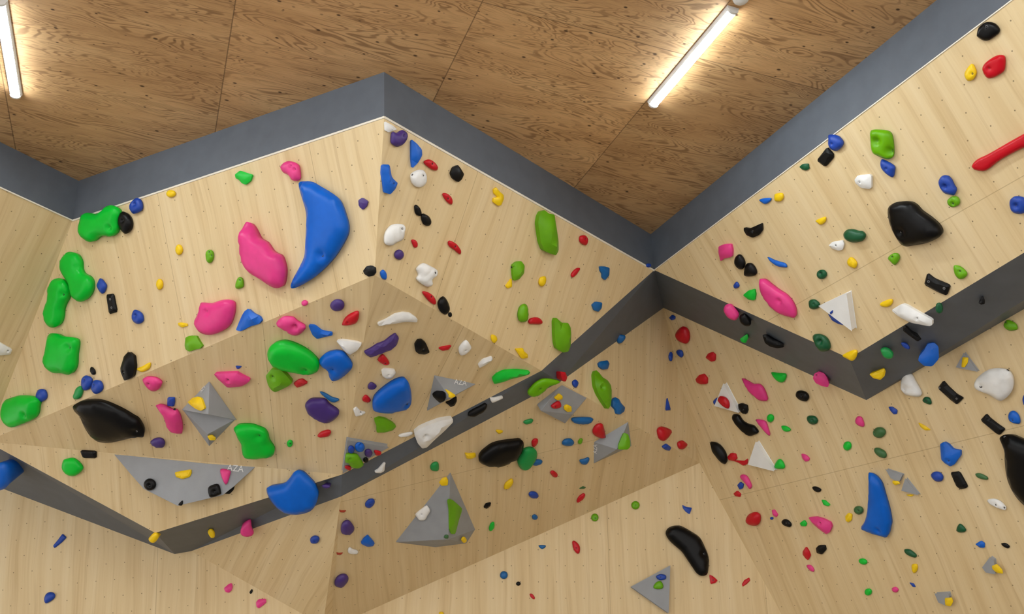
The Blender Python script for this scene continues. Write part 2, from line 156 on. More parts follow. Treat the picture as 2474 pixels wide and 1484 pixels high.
 ["Y","P3","f",24,[394,477],[-77,-10,-12,-33,5,-16,46,-6,60,15,9,36,-31,15],[],"yellow twin-lobed hold on the lower edge near the face's bottom tip","m",0],
 ["V","P3","d",36,[-1039,-385],[-55,-13,-24,-21,1,-51,40,-50,53,-21,39,20,8,48,-21,50,-41,40],[17,-24],"purple hold under the grey band at the nose's top corner","m",0],
 ["W","P3","f",19,[-1110,-413],[-49,-20,11,-21,44,-14,22,6,0,25,-27,25],[],"white sliver hold wedged at the nose's top corner beside a purple hold","m",0],  # hold-shaped white sliver standing in for an overbright patch of the panel corner
 ["Y","P3","d",17,[119,459],[-32,-19,9,-21,29,1,12,26,-18,14],[],"small yellow nub hold on the lower edge left of the lime upright block","s",0],
 ["D","P7","f",18,[-724,-22],[-32,-21,1,-23,37,-4,21,24,-4,21,-23,3],[],"small dark green chip hold below the black diamond near the grey band","s",0],
 ["B","P7","d",17,[-1111,0],[-39,-27,1,-18,50,8,31,22,-12,18,-31,-3],[],"blue half-moon hold beside a yellow nub under the grey band","m",0],
 ["Y","P7","d",22,[-1005,32],[-27,-17,-8,-29,40,-8,32,19,1,29,-37,7],[],"yellow nub hold touching distance right of the blue half-moon","s",0],
 ["Y","P7","d",17,[-821,297],[-33,-18,9,-14,45,-4,25,19,-16,20,-31,-3],[],"yellow half-moon hold alone between the blue half-moon and the dark green bean","s",0],
 ["K","P7","f",34,[-1317,109],[-53,-49,-15,-22,41,-13,98,-5,72,34,24,48,-32,39,-67,2,-67,-33],[8,7],"black saddle-shaped hold with a bolt, above the pink jagged hold","m",0],
 ["P","P7","f",42,[-1621,119],[-28,-54,24,-46,82,-20,67,17,32,55,-41,32,-79,36,-57,-20],[],"pink jagged hold nearest the corner of the big slanting face","m",0],
 ["K","P7","d",34,[-1555,232],[-18,-41,31,-46,43,-12,34,26,-2,49,-38,32,-50,-9],[],"upper black teardrop of a pair right of the pink jagged hold","m",0],
 ["K","P7","d",35,[-1508,313],[-42,-25,3,-47,36,-34,46,8,31,44,-8,42,-67,12],[],"lower black teardrop of a pair right of the pink jagged hold","m",0],
 ["B","P7","d",19,[-1279,370],[-48,-67,-18,-33,18,-1,54,31,50,55,10,36,-21,10,-45,-31],[],"blue slanting spear hold above the long pink leaf","m",0],
 ["N","P7","d",16,[-1694,349],[-24,-12,18,-22,24,6,8,18,-26,11],[],"tiny navy teardrop hold above a green fan-shaped hold","s",0],
 ["G","P7","f",29,[-1616,453],[-66,-26,1,-33,56,-20,41,13,5,44,-38,22],[],"bright green fan-shaped hold left of the long pink leaf","m",0],
 ["P","P7","s",59,[-1419,564],[-51,-164,-17,-153,11,-102,46,-41,79,8,94,67,84,122,54,158,10,137,-52,84,-82,30,-93,-37,-84,-110],[25,19],"long pink leaf-shaped hold slanting down across the plywood","l",0],
 ["D","P7","d",25,[-1019,573],[33,15,16,27,-7,28,-28,19,-38,2,-33,-15,-16,-27,8,-28,28,-19,37,-2],[3,-9],"round dark green hold with a pocket, between yellow nut and white triangle","s",0],
 ["W","P7","f",27,[-808,474],[-54,-28,-17,-35,54,-11,51,10,19,36,-11,29,-42,-1],[-1,-5],"small white bow-tie hold under the dark green bean","m",0],
 ["D","P7","d",38,[-662,476],[-61,-41,-22,-51,13,-35,35,-13,60,3,65,33,34,50,-9,41,-45,22,-69,-10],[],"dark green bean hold left of the big black boulder hold","m",0],
 ["Y","P7","d",23,[-783,603],[-21,-22,8,-33,25,-21,31,16,5,38,-17,25,-31,-3],[],"yellow nut-shaped hold below the small white bow-tie","s",0],
 ["D","P7","d",26,[-1190,709],[-22,-33,18,-30,40,5,26,29,-19,26,-43,3],[11,-3],"dark green hold at the tip of the big white triangle","s",0],
 ["K","P7","w",23,[-559,15],[44,-54,56,1,41,20,-31,34,-43,27,-67,-27],[],"black diamond-shaped hold tucked under a navy hold near the band","m",0],
 ["N","P7","d",36,[-451,-30],[-7,-57,34,-29,46,1,44,30,21,44,-20,44,-45,18,-47,-11,-26,-40],[-12,-2],"navy rounded hold touching the top of the black diamond","m",0],
 ["L","P7","s",45,[-198,138],[-15,-102,39,-74,71,-43,72,-13,49,36,18,80,-6,85,-32,69,-68,24,-76,-8,-52,-55],[-12,-37,24,51],"large lime hold with a deep bolt pocket","l",0],
 ["N","P7","d",30,[-252,258],[-5,-59,11,-47,42,9,24,38,2,57,-15,42,-32,-3,-27,-37],[1,0],"navy almond hold hanging right under the large lime hold","m",0],
 ["W","P7","f",35,[-430,247],[-39,-39,-5,-50,74,-12,29,51,13,51,-29,19,-44,-19],[-7,-11],"white shield-shaped hold left of and below the navy almond","m",0],
 ["Y","P7","d",19,[-716,904],[-40,-18,21,-16,45,-6,27,16,-8,20,-44,2],[],"yellow half-moon hold between the white triangle and the white bar","m",0],
 ["W","P7","f",46,[-596,1031],[-110,-82,-23,-88,-3,-69,42,-5,93,64,75,90,55,90,-42,27,-87,-29],[20,23],"long white bar hold lying across the grey band's top edge","m",0],
 ["R","P7","s",32,[327,508],[-160,-25,-121,-37,-50,-31,70,-28,161,-24,224,-17,183,48,111,32,46,26,-37,25,-111,33,-152,9,-164,-10],[],"long red bar hold running out of the picture","l",0],
 ["N","P7","d",33,[261,764],[-26,-34,6,-43,32,-29,43,-9,28,30,-1,50,-37,31,-45,3],[-7,-1],"navy doughnut hold cut by the picture edge below the red bar","m",0],
 ["N","VT1","f",8,[-56,-8],[-11,-5,21,-9,5,7,-14,8],[],"tiny slate-blue chip hold on the big white triangle","s",0],
 ["N","P7","f",15,[-1109,851],[-26,-53,-10,-35,22,7,35,53,4,31,-25,-4],[],"navy wedge hold peeking out under the big white triangle","m",0],
 ["K","P7","s",77,[-289,599],[-80,-149,-40,-161,7,-152,55,-125,76,-92,84,-52,111,4,130,59,129,96,112,116,74,120,20,115,-23,104,-65,90,-101,78,-123,55,-128,19,-126,-33,-112,-92],[-72,-4],"big black boulder hold in the middle of the slanting face","l",0],
 ["N","P7","d",35,[-3,507],[-31,-44,0,-58,27,-48,35,-19,31,16,30,41,6,59,-14,49,-40,21,-42,-18],[-8,-3],"navy pocketed hold directly above a lime bead, right of the black boulder","m",0],
 ["L","P7","d",23,[-26,593],[-24,-22,8,-27,32,-12,31,14,12,29,-24,21,-35,-3],[-6,7],"lime bead hold directly under the navy pocketed hold","m",0],
 ["L","P7","d",23,[-517,701],[-33,-20,12,-28,39,-12,28,16,-16,34,-30,9],[1,-13],"lime heart-shaped hold below the big black boulder","m",0],
 ["L","P7","d",25,[-211,934],[-8,-48,21,-28,34,19,7,35,-23,28,-30,-7],[10,-7],"lime drop-shaped hold right of the slanted black bar","m",0],
 ["K","P7","w",25,[-370,937],[-13,-81,8,-36,71,34,18,75,-16,41,-69,-32],[-22,-37,39,33],"slanted black bar hold above the grey band, left of the lime drop","m",0],
 ["K","P7","s",28,[590,-22],[-48,-20,-26,-40,4,-44,28,-35,48,-11,53,22,40,38,9,40,-19,37,-39,22,-52,-8],[14,-21],"shiny black pebble hold at the very top of the slanting face","m",0],
 ["R","P7","s",31,[526,136],[-46,-31,-18,-41,30,-40,58,-29,67,-11,50,19,26,43,-7,44,-44,36,-57,19,-57,-9],[-17,-7],"red pebble-shaped hold below the shiny black pebble","m",0],
 ["Y","P7","d",24,[416,93],[-32,-11,-1,-29,29,-32,29,-5,20,19,-9,35,-36,23],[7,9],"yellow bean hold left of the red pebble","m",0],
 ["G","P2","s",85,[-1694,641],[-96,-129,-55,-147,-2,-135,38,-112,123,-90,167,-68,168,-33,135,32,113,98,82,135,38,153,-28,132,-96,120,-150,90,-171,51,-150,-24,-116,-75],[106,-22],"large green square-shaped hold below the lower green peanut","l",0],
 ["N","P2","d",34,[-968,535],[-46,-25,-12,-55,36,-26,45,13,29,37,-9,40,-44,16],[-8,-18],"navy pocketed hold right of the upright black brick","m",0],
 ["K","P2","f",55,[-1130,828],[37,-94,76,-61,68,12,37,68,-8,82,-47,84,-64,25,-60,-2,-27,-45,-11,-69],[-25,30],"long black rock hold standing on the face's lower edge","m",0],
 ["Y","P2","d",20,[-1000,860],[-66,-5,-7,-15,60,-28,47,7,2,21,-35,19],[],"yellow half-moon hold beside the long black rock on the lower edge","m",0],
 ["K","P2","d",17,[-1464,805],[-18,-18,0,-30,23,-4,19,23,-4,23,-19,6],[],"tiny black bean hold above the two navy domes","s",0],
 ["N","P2","d",36,[-1532,876],[-38,-34,12,-54,54,-26,45,15,6,43,-33,41,-46,14],[2,-25],"navy dome hold, left of a touching pair, next to a dark green leaf","m",0],
 ["N","P2","d",35,[-1442,913],[-45,-16,-12,-46,35,-37,52,-1,36,32,-17,46,-50,22],[-10,-16],"navy dome hold, right of a touching pair on the lower edge","m",0],
 ["M","P2","d",28,[-1629,926],[-45,6,-3,-37,47,-39,42,-1,7,36,-48,36],[],"mid green leaf hold tucked under the left navy dome","m",0],
 ["N","P2","d",35,[-1981,889],[-52,-12,-17,-43,35,-39,51,-4,37,30,-9,43,-46,25],[],"navy dome hold touching the lowest big green hold","m",0],
 ["G","P2","s",80,[-2199,959],[-185,-28,-136,-87,-67,-99,43,-102,163,-75,208,-43,186,-3,163,44,111,77,-12,96,-112,104,-170,78,-192,38],[72,38],"lowest big green hold, rounded, at the corner of the bright face","l",0],
 ["K","P4","s",85,[-815,322],[-233,-98,-183,-142,-111,-171,-35,-183,36,-170,124,-135,190,-95,229,-67,251,4,248,52,231,78,181,86,91,134,-9,185,-80,203,-131,194,-173,135,-194,53,-203,-11,-231,-52],[208,10],"huge black leaf-shaped hold on the shaded overhang","l",0],
 ["P","P4","d",45,[-438,-100],[-68,-16,-33,-45,24,-49,53,-34,64,-10,30,46,-16,70,-54,39],[-21,-4],"pink bow-shaped hold below the yellow half-moon, on the shaded overhang","m",0],
 ["P","P4","d",61,[-359,181],[-84,-97,-38,-104,16,-79,58,-74,78,-8,73,105,50,126,-5,120,-35,71,-44,-5,-68,-55],[39,-81],"pink fish-shaped hold right of the huge black leaf","m",0],
 ["V","P4","d",34,[-490,451],[-58,8,-23,-34,31,-47,51,-9,26,37,-28,45],[],"purple dome hold right of the huge black leaf's lower tip","m",0],
 ["K","P5","w",21,[-508,-146],[-68,-22,60,-36,57,22,-48,35],[],"small black brick hold below the huge black leaf","m",0],
 ["W","P1","f",37,[1840,514],[-76,-54,-34,-49,22,-25,60,-11,63,32,1,50,-36,58],[32,3],"white bar hold poking in on the far wall at the picture edge","m",0],
 ["N","P4","w",17,[-338,48],[-24,-34,29,-46,24,-1,11,38,-39,42],[],"small navy square hold above the pink fish","s",0],
 ["P","P2","s",73,[-333,639],[-83,-87,-61,-93,11,-75,79,-78,144,-71,175,-50,167,-7,139,45,95,88,23,110,-45,113,-109,96,-147,63,-157,16,-131,-19,-101,-52],[-23,-29],"large rounded pink hold above the lime cube on the bright face","l",0],
 ["B","P2","f",44,[-81,716],[15,-67,47,-33,89,-6,98,21,70,38,-3,40,-72,56,-110,43,-75,1,-41,-37,-16,-57],[],"blue winged hold on the lower edge right of the large rounded pink hold","m",0],
 ["L","P2","f",42,[-551,781],[-46,-50,-14,-55,41,-47,57,-8,74,24,49,39,7,36,-38,42,-64,23,-66,-4],[],"lime cube-like hold on the bright face's lower edge","m",0],
 ["Y","P2","f",16,[-615,647],[-34,-17,-8,-16,41,0,41,16,-7,17,-34,-1],[],"tiny yellow chip hold above the lime cube","s",0],
 ["P","P4","d",52,[535,-772],[-88,-2,-60,-46,-27,-62,18,-62,48,-37,94,-12,76,26,42,61,3,67,-34,42,-72,26],[31,-9],"pink pocketed hold above the big green egg","m",0],
 ["B","P4","f",30,[715,-753],[-73,-42,-34,-46,9,-12,72,-14,75,5,26,27,-23,53,-51,28],[],"blue pointed hold right of the pink pocketed hold","m",0],
 ["W","P4","f",39,[889,-687],[-77,-27,-46,-40,45,-44,81,-36,52,18,7,62,-18,49,-43,19],[],"white angular hold beside the purple slab on the overhang","m",0],
 ["G","P4","s",81,[543,-525],[-167,12,-156,-48,-123,-95,-62,-124,-4,-120,53,-100,109,-65,152,-17,160,22,142,67,94,98,41,106,-12,101,-84,92,-143,72],[77,51],"big green egg-shaped hold in the middle of the shaded overhang","l",0],
 ["L","P4","f",63,[424,-318],[-76,-29,-38,-88,23,-102,54,-71,96,-13,68,23,18,64,-25,96,-51,80,-68,41],[-23,-38],"lime leaf-shaped hold right under the big green egg","m",0],
 ["R","P4","f",24,[562,-320],[-45,12,-12,-25,18,-37,51,-13,12,21,-23,42],[],"dark red sliver hold touching the lime leaf under the green egg","m",0],
 ["B","P4","s",58,[803,-530],[-100,-22,-57,-80,2,-110,47,-110,72,-84,105,-26,95,16,33,96,-17,131,-42,105,-50,57,-88,28],[-12,24],"blue jug hold touching the right end of the big green egg","l",0],
 ["N","P4","f",9,[159,-353],[-17,-10,26,-15,3,11,-11,13],[],"tiny blue chip hold above the pink spiky hold","s",0],
 ["P","P4","f",53,[116,-259],[-119,-22,-59,-38,39,-64,58,-51,123,-23,93,14,56,44,-37,74,-62,49,-93,17],[-17,-5],"pink spiky hold above the grey pyramid pair","m",0],
 ["Y","VA1","f",30,[-19,5],[-97,-29,-36,-43,26,-40,66,-21,93,53,43,59,-14,33,-81,-12],[],"yellow scoop hold on the upper grey pyramid","m",0],
 ["Y","VB1_122","f",15,[-1,-2],[-32,-8,-4,-21,25,-4,22,14,-11,18],[],"yellow button hold near the lower grey pyramid's bottom tip","s",60],
 ["G","P4","s",79,[220,247],[-131,-86,-99,-121,-20,-140,29,-133,77,-117,98,-76,104,-21,135,47,120,99,78,128,-19,158,-70,166,-93,104,-93,27,-115,-33],[46,-78],"big green boot-shaped hold below the grey pyramid pair","l",0],
 ["G","P4","d",18,[457,230],[20,-5,15,15,4,30,-8,33,-18,23,-20,5,-15,-15,-4,-29,8,-33,18,-23],[7,-8],"tiny bright green hold right of the big green boot","s",0],
 ["V","P4","s",57,[691,-134],[-101,-22,-78,-67,-30,-87,31,-92,57,-59,119,-12,97,46,43,99,2,95,-51,72,-90,28],[],"large purple half-dome hold on the overhang, left of the deep blue shell","l",0],
 ["T","P4","d",18,[751,-241],[-66,-35,-32,-30,14,-6,60,1,39,27,12,34,-27,8],[],"thin blue blade hold above the large purple half-dome","m",0],
 ["R","P4","d",24,[698,85],[-43,18,-21,-15,29,-44,49,-32,33,8,-9,30,-37,35],[],"small red pad hold below the large purple half-dome","m",0],
 ["R","P4","d",31,[908,-892],[-56,46,-35,-8,10,-51,44,-66,48,-33,33,16,1,41,-44,54],[-17,18],"red wedge hold near the overhang's peak, right of the purple dome","m",0],
 ["W","P6","f",37,[-343,-452],[-116,50,-76,16,-36,-34,9,-55,55,-57,115,-27,122,0,48,8,-22,36,-98,64],[],"white boomerang hold at the top of the shaded overhang","m",0],
 ["V","P6","w",32,[-361,-233],[-99,58,-66,24,-40,-13,-3,-39,21,-84,43,-113,76,-84,84,-35,70,9,39,35,-10,67,-43,94,-72,80],[],"purple slanting slab hold above a red nub on the overhang","m",0],
 ["K","P6","f",37,[-117,-264],[-50,-13,-45,-52,-20,-60,16,-40,72,29,47,51,4,51,-24,34],[13,4],"black bolted chunk hold under the white boomerang","m",0],
 ["R","P6","f",17,[44,-274],[-42,7,-20,-10,37,-29,31,9,-6,23],[],"thin red chip hold between the black bolted chunk and a white egg","m",0],
 ["W","P6","d",33,[173,-299],[-35,22,-39,-21,-18,-63,19,-38,45,-2,28,40,0,61],[5,6],"small white egg hold right of the thin red chip","m",0],
 ["W","P6","f",26,[366,-203],[-40,28,-27,-19,26,-53,44,-29,14,21,-17,52],[],"white finger-shaped hold right of the small white egg","m",0],
 ["R","P6","d",23,[-309,-124],[-42,-2,-29,-47,7,-26,43,16,30,35,-9,23],[12,13],"red nub hold touching the purple slanting slab from below","m",0],
 ["W","P6","f",33,[-245,-27],[-52,-16,-38,-35,30,-37,47,-12,37,34,5,42,-29,25],[0,0],"white half-round bolted hold below the red nub","m",0],
 ["V","P6","d",19,[-307,96],[-27,3,-18,-34,27,-13,25,19,-7,25],[],"tiny purple star hold above the red berry by the deep blue shell","s",0],
 ["B","P6","s",79,[-149,152],[-115,65,-118,11,-97,-45,-63,-103,-24,-147,19,-164,54,-139,99,-68,136,20,136,76,84,109,21,134,-44,133,-89,117],[106,37],"large deep blue shell hold on the overhang","l",0],
 ["R","P6","d",18,[-302,207],[-29,0,-18,-37,25,-6,28,21,-6,23],[],"red berry hold at the deep blue shell's upper side","s",0],
 ["W","P6","f",22,[-313,319],[-47,-20,-30,-40,10,-7,47,-2,29,28,-8,41],[10,-1],"small white bird-shaped hold left of the deep blue shell","m",0],
 ["L","P6","f",47,[-107,409],[-87,-41,-59,-62,-14,-57,50,-26,85,0,75,39,25,63,-28,68,-47,17],[],"lime thorn-shaped hold below the deep blue shell","m",0],
 ["W","P6","f",77,[245,431],[-127,19,-104,-27,-53,-71,12,-116,94,-141,109,-110,82,-24,43,69,19,141,-11,153,-64,107],[-49,11],"long white blade hold lying across the grey band","m",0],
 ["W","P6","d",18,[80,491],[-47,9,-20,-8,33,-27,46,-13,19,14,-30,25],[],"thin white sliver hold at the wide end of the long white blade","m",0],
 ["K","BE","d",33,[111,-239],[-56,36,-38,4,-3,-37,27,-72,47,-53,48,-16,22,28,-4,54,-44,56],[],"black slanting hold on the grey band between two white holds","m",0],
 ["W","BE","f",20,[191,-357],[-46,-2,-15,-9,34,-39,49,-19,15,17,-8,34,-29,18],[],"small white bone-shaped hold on the grey band above a black one","m",0],
 ["Y","Q2c","d",12,[67,-619],[-29,-25,21,-5,18,14,-9,16],[],"tiny yellow dot hold above the huge black fin below the band","s",0],
 ["Y","Q2c","f",22,[-146,-455],[-44,-39,-10,-23,36,-13,40,24,6,34,-29,17],[],"small yellow crown-shaped hold left of the huge black fin","m",0],
 ["G","P6","f",46,[588,-113],[-113,38,-100,-1,-63,-38,30,-59,135,-59,135,-35,73,-4,21,21,-39,62,-80,76],[],"bright green slanting feather hold at the overhang's right tip","m",0],
 ["K","VC1","f",28,[21,11],[-37,-34,-5,-43,41,-29,54,-7,36,26,16,41,-24,44,-37,16,-45,-13],[],"black knob hold on the grey volume beside a yellow one","m",0],
 ["Y","VC2","f",14,[-17,61],[-46,-26,-22,-22,36,-5,38,6,12,21,-7,21,-12,4],[],"yellow ribbed hold on the ridge of a grey volume between black holds","s",0],
 ["K","P6","f",22,[287,171],[-45,5,-20,-12,12,-57,30,-17,31,22,9,39,-18,19],[],"black knob hold poking out under the grey volume's lower edge","m",0],
 ["B","VD1","d",28,[-41,-65],[32,-9,39,16,31,34,11,39,-13,30,-32,8,-39,-16,-31,-34,-12,-39,13,-30],[-12,-26],"blue ring hold on the small cluttered grey volume","s",0],
 ["N","VD1","d",20,[-84,-29],[21,-6,28,14,24,28,10,31,-7,23,-21,5,-27,-14,-23,-28,-10,-31,7,-23],[],"dark blue hold left of the blue ring on the cluttered volume","s",0],
 ["V","VD1","d",23,[47,-29],[26,-7,33,14,27,29,10,33,-10,25,-26,7,-33,-14,-26,-29,-10,-33,10,-25],[],"purple round hold in the middle of the cluttered volume","s",0],
 ["K","VD1","d",15,[67,38],[18,-5,22,9,17,19,6,22,-7,16,-18,4,-22,-9,-17,-19,-6,-22,7,-16],[],"black bead hold under the purple one on the cluttered volume","s",0],
 ["R","VD1","d",14,[113,-43],[-38,-16,12,-17,27,10,-1,23],[],"small red hold at the right tip of the cluttered volume","s",0],
 ["L","VD1","d",44,[-19,58],[-74,-17,-78,-49,-18,-64,20,-47,74,0,84,22,51,55,14,52,-25,25,-49,22],[-48,-29],"lime hold filling the lower corner of the cluttered volume","m",0],
 ["R","VD1","d",14,[-10,138],[-32,-12,5,-21,24,8,18,18,-16,8],[],"small red hold below the lime one on the cluttered volume","s",0],
 ["W","BE","f",22,[-325,388],[-32,35,-17,17,-8,-25,-2,-52,11,-54,17,-30,34,19,17,43,-20,47],[],"small white tooth hold on the grey band right of the cluttered volume","m",0],
 ["K","Q2c","s",82,[78,-418],[-172,0,-157,-49,-118,-85,-67,-114,13,-117,98,-103,155,-89,164,-21,148,41,115,89,74,96,11,109,-36,106,-87,86,-140,51],[],"huge black fin-shaped hold below the grey band","l",0],
 ["M","Q2c","s",51,[280,-294],[-68,-11,-42,-70,-21,-105,27,-107,67,-73,80,-6,58,59,24,96,-11,110,-45,81,-69,26],[],"green blob hold at the right end of the huge black fin","m",0],
 ["T","Q2c","d",24,[367,-217],[-41,-12,-6,-33,40,-13,38,18,1,28,-32,12],[],"teal hold poking out right of the green blob","s",0],
 ["R","Q2c","d",21,[338,-432],[-23,-9,-9,-35,20,-32,26,6,4,41,-17,29],[],"small red oval hold above the green blob","s",0],
 ["M","Q2c","d",19,[277,-654],[-35,-11,0,-20,35,-15,33,14,-6,23,-26,10],[],"small green sliver hold left of the grey cube volume","s",0],
 ["L","BE","s",38,[467,-538],[-84,70,-81,23,-65,-23,-28,-62,40,-76,102,-73,84,-45,48,-18,27,34,1,78,-45,93],[-18,10],"lime leaf-shaped hold lying over the grey band's lower edge","l",0],
 ["R","P3","f",22,[836,521],[-50,-23,0,-33,35,-5,33,25,8,32,-27,4],[],"red lump hold on the grey band at the lime leaf's tip","s",90],
 ["N","Q2b","d",21,[-834,208],[-32,-7,-6,-29,30,-19,27,8,6,29,-24,17],[],"small navy egg hold right of the red lump on the band","s",0],
 ["T","Q2b","f",33,[-537,-9],[-63,5,-41,-16,42,-47,67,-26,49,18,-5,37,-49,29],[],"teal blue bowl-shaped hold above the tall lime leaf","m",0],
 ["T","BB_169","d",24,[-3,-2],[-32,-11,-22,-29,30,-26,35,1,8,34,-20,32],[],"teal blue nub hold on the lower edge of the grey band","s",108],
 ["L","Q2b","f",72,[-548,168],[-112,-72,-98,-108,-55,-95,-16,-74,46,-67,89,-38,103,36,100,106,73,142,14,104,-51,58,-92,8],[-34,7],"tall lime leaf-shaped hold with a pointed foot below the band","m",0],
 ["T","Q2b","f",44,[-343,255],[-75,-28,-46,-58,4,-55,32,-30,82,-11,75,22,27,57,-10,58,-25,30,-64,16],[],"teal blue lump hold at the foot of the tall lime leaf","m",0],
 ["N","Q2b","f",21,[307,90],[-28,51,-17,-57,7,-25,39,31],[],"thin navy spike hold standing alone on plain plywood","m",0],
 ["R","Q2b","d",47,[251,331],[-79,-18,-40,-47,73,-51,96,-31,63,17,3,58,-46,52,-70,21],[],"red strawberry-shaped hold above a small navy chip","m",0],
 ["N","Q2c","f",23,[1470,-23],[-50,-25,-10,-46,39,9,30,40,-9,22],[],"small navy chip hold below the red strawberry","s",0],
 ["R","Q2b","d",31,[519,366],[-63,-8,-9,-36,57,-25,53,3,7,32,-45,33],[],"small red hold right of the red strawberry","s",0],
 ["N","Q4","f",18,[-1887,-1873],[-39,-13,9,-24,34,3,17,19,-21,15],[],"tiny navy hold at the top corner under the meeting grey bands","s",0],
 ["R","Q4","d",52,[-1840,-1709],[-76,-29,-21,-57,47,-63,77,-25,63,34,18,72,-33,52,-75,14],[],"large red drop hold near the top corner under the grey bands","m",0],
 ["N","Q2b","d",20,[315,-310],[-20,-11,0,-43,23,-23,19,26,-2,36,-19,15],[],"thin navy oval hold, left of a pair below the large red drop","s",0],
 ["N","Q4","d",23,[-1958,-1589],[-33,-28,9,-31,33,-8,23,25,-3,33,-29,9],[],"fatter navy oval hold, right of a pair below the large red drop","s",0],
 ["Y","VE1","f",19,[-45,4],[-42,14,-16,-27,24,-16,36,5,-1,24],[],"upper yellow hold on the grey cube-like volume","s",0],
 ["R","VE1","d",23,[-37,65],[-44,8,-4,-34,30,-23,42,3,6,23,-29,24],[-13,7],"red hold on the grey cube-like volume between two yellow ones","s",0],
 ["Y","VE1","f",22,[71,62],[-39,-6,-23,-26,25,-21,48,13,13,25,-24,15],[],"lower yellow hold on the grey cube-like volume","s",0],
 ["T","Q2c","d",32,[702,-540],[-92,-44,-54,-48,75,-7,81,25,50,41,1,32,-60,2],[],"wide teal blue lens hold under the grey cube-like volume","m",0],
 ["R","Q2c","d",41,[853,-393],[-60,-24,-35,-72,9,-75,27,-41,52,54,50,78,3,64,-46,17],[],"red heart-shaped hold touching a grey volume's upper edge","m",0],
 ["L","VF3_185","f",37,[-5,-1],[-46,56,-47,24,-27,-31,-10,-70,23,-60,42,-7,42,34,24,53],[],"lime wedge hold on the far side of a grey volume","m",117],
 ["T","Q2c","d",30,[604,-353],[-49,-9,-32,-34,2,-36,32,-21,50,16,37,37,-2,34,-38,13],[],"teal blue pad hold left of a small olive green hold","m",0],
 ["L","Q2c","d",15,[709,-328],[-21,9,-9,-25,13,-22,16,7,1,31],[],"small olive green hold right of the teal blue pad","s",0],
 ["T","Q2c","d",24,[758,-107],[-40,-22,0,-22,35,-27,38,10,20,37,-16,28,-36,-2],[],"teal blue hold at the lower corner of a grey volume","s",0],
 ["R","Q4","f",30,[-1637,-1466],[-63,-11,-19,-32,30,-30,49,-3,23,40,-21,36],[],"small red chunk hold below the grey band's lower edge","s",0],
 ["R","Q4","f",37,[-1834,-1333],[-61,-19,-8,-39,48,-36,67,8,40,48,-25,32,-61,7],[],"red rounded chunk hold above the upper small white triangle","m",0],
 ["R","VT2","d",35,[-9,5],[-44,-39,-4,-52,39,-22,47,23,22,58,-13,39,-47,-6],[11,13],"red oval hold on the upper small white triangle","m",0],
 ["N","Q4","d",14,[-1788,-1134],[-21,-11,38,-25,6,18,-23,19],[],"tiny dark purple chip hold at the left side of the upper small white triangle","s",0],
 ["K","Q4","f",33,[-1527,-1015],[-31,-43,4,-42,52,-13,38,24,11,46,-27,33,-47,-5],[10,6],"black cube-like hold at the right corner of the upper small white triangle","m",0],
 ["K","Q4","s",38,[-1582,-899],[-85,-86,-55,-100,-18,-82,-6,-42,15,-16,48,8,92,31,113,84,67,94,11,92,-29,60,-66,2,-87,-45],[],"black boomerang hold below the upper small white triangle","l",0],
 ["P","Q4","s",39,[-1338,-1115],[-79,-111,-42,-85,4,-46,61,-28,87,15,83,94,54,103,0,81,-33,40,-63,-9,-72,-53],[],"pink leaf-shaped hold with a pointed top below the grey band","l",0],
 ["P","Q4","d",29,[-1400,-844],[-49,-63,1,-52,36,-26,33,29,22,79,-9,44,-34,-10],[],"slender pink leaf hold right of the black boomerang","m",0],
 ["G","Q4","d",30,[-1070,-1139],[-55,-50,0,-32,71,-2,34,39,-8,39,-42,6],[],"bright green bowl hold close under the grey band","m",0],
 ["G","Q4","d",24,[-1308,-884],[31,7,16,23,-5,29,-25,25,-34,11,-31,-7,-16,-23,6,-29,25,-24,34,-11],[],"small bright green oval hold above the slender pink leaf","s",0],
 ["G","Q4","d",19,[-1206,-777],[-29,-29,9,-20,39,10,27,23,-13,18,-33,-2],[],"small bright green bean hold right of the slender pink leaf","s",0],
 ["K","Q4","d",34,[-940,-962],[-49,-20,-23,-40,15,-36,51,-9,54,26,21,46,-21,30,-47,4],[16,0],"black bean hold below the pink fan on the band's edge","m",0],
 ["D","Q4","d",28,[-941,-783],[-35,-26,-6,-34,35,-18,46,13,22,34,-20,28,-41,3],[14,0],"dark green bean hold below the black bean","s",0],
 ["P","BR_202","f",37,[4,-3],[-52,-17,-36,-46,-2,-56,28,-38,40,-7,42,41,29,60,-7,46,-42,18],[-20,-32],"pink fan-shaped hold over the lower edge of the grey band","m",135],
 ["G","Q4","d",24,[-742,-548],[31,7,16,23,-5,30,-25,26,-35,12,-32,-7,-16,-23,5,-30,25,-26,35,-12],[],"bright green dot hold alone below the two round forest green holds","s",0],
 ["K","Q4","d",53,[-1950,-756],[-49,-96,-14,-94,30,-61,56,-9,59,38,41,85,13,96,-23,72,-53,15,-61,-47],[],"tall black seed-shaped hold left of the lower white triangle","m",0],
 ["R","Q4","f",28,[-1840,-693],[-51,-13,5,-35,49,-18,42,22,3,31,-48,13],[],"red chunk hold right of the tall black seed","s",0],
 ["R","Q4","f",15,[-1769,-641],[-103,-35,-29,-16,33,0,80,-10,54,29,2,33,-38,-1],[],"flat dark red flake hold at the lower white triangle's left corner","m",0],
 ["P","Q4","f",21,[-1138,-543],[-21,-37,15,-20,34,10,16,26,-14,24,-30,-3],[],"small dusty pink chip hold left of the round forest green holds","s",0],
 ["P","BR_208","d",37,[4,-3],[-45,-22,-22,-55,13,-55,29,-30,51,26,21,61,-12,51,-35,24],[],"pink oval hold on the grey band beside a round black hold","m",134],
 ["K","BR_209","d",28,[3,-3],[-30,-33,-2,-45,17,-34,36,17,22,44,-9,41,-34,11],[],"round black hold on the grey band right of the pink oval","m",107],
 ["G","BR_210","f",19,[2,-2],[-32,-4,-4,-18,29,-30,29,-1,2,33,-24,20],[],"bright green chip hold on the grey band's lower edge","s",120],
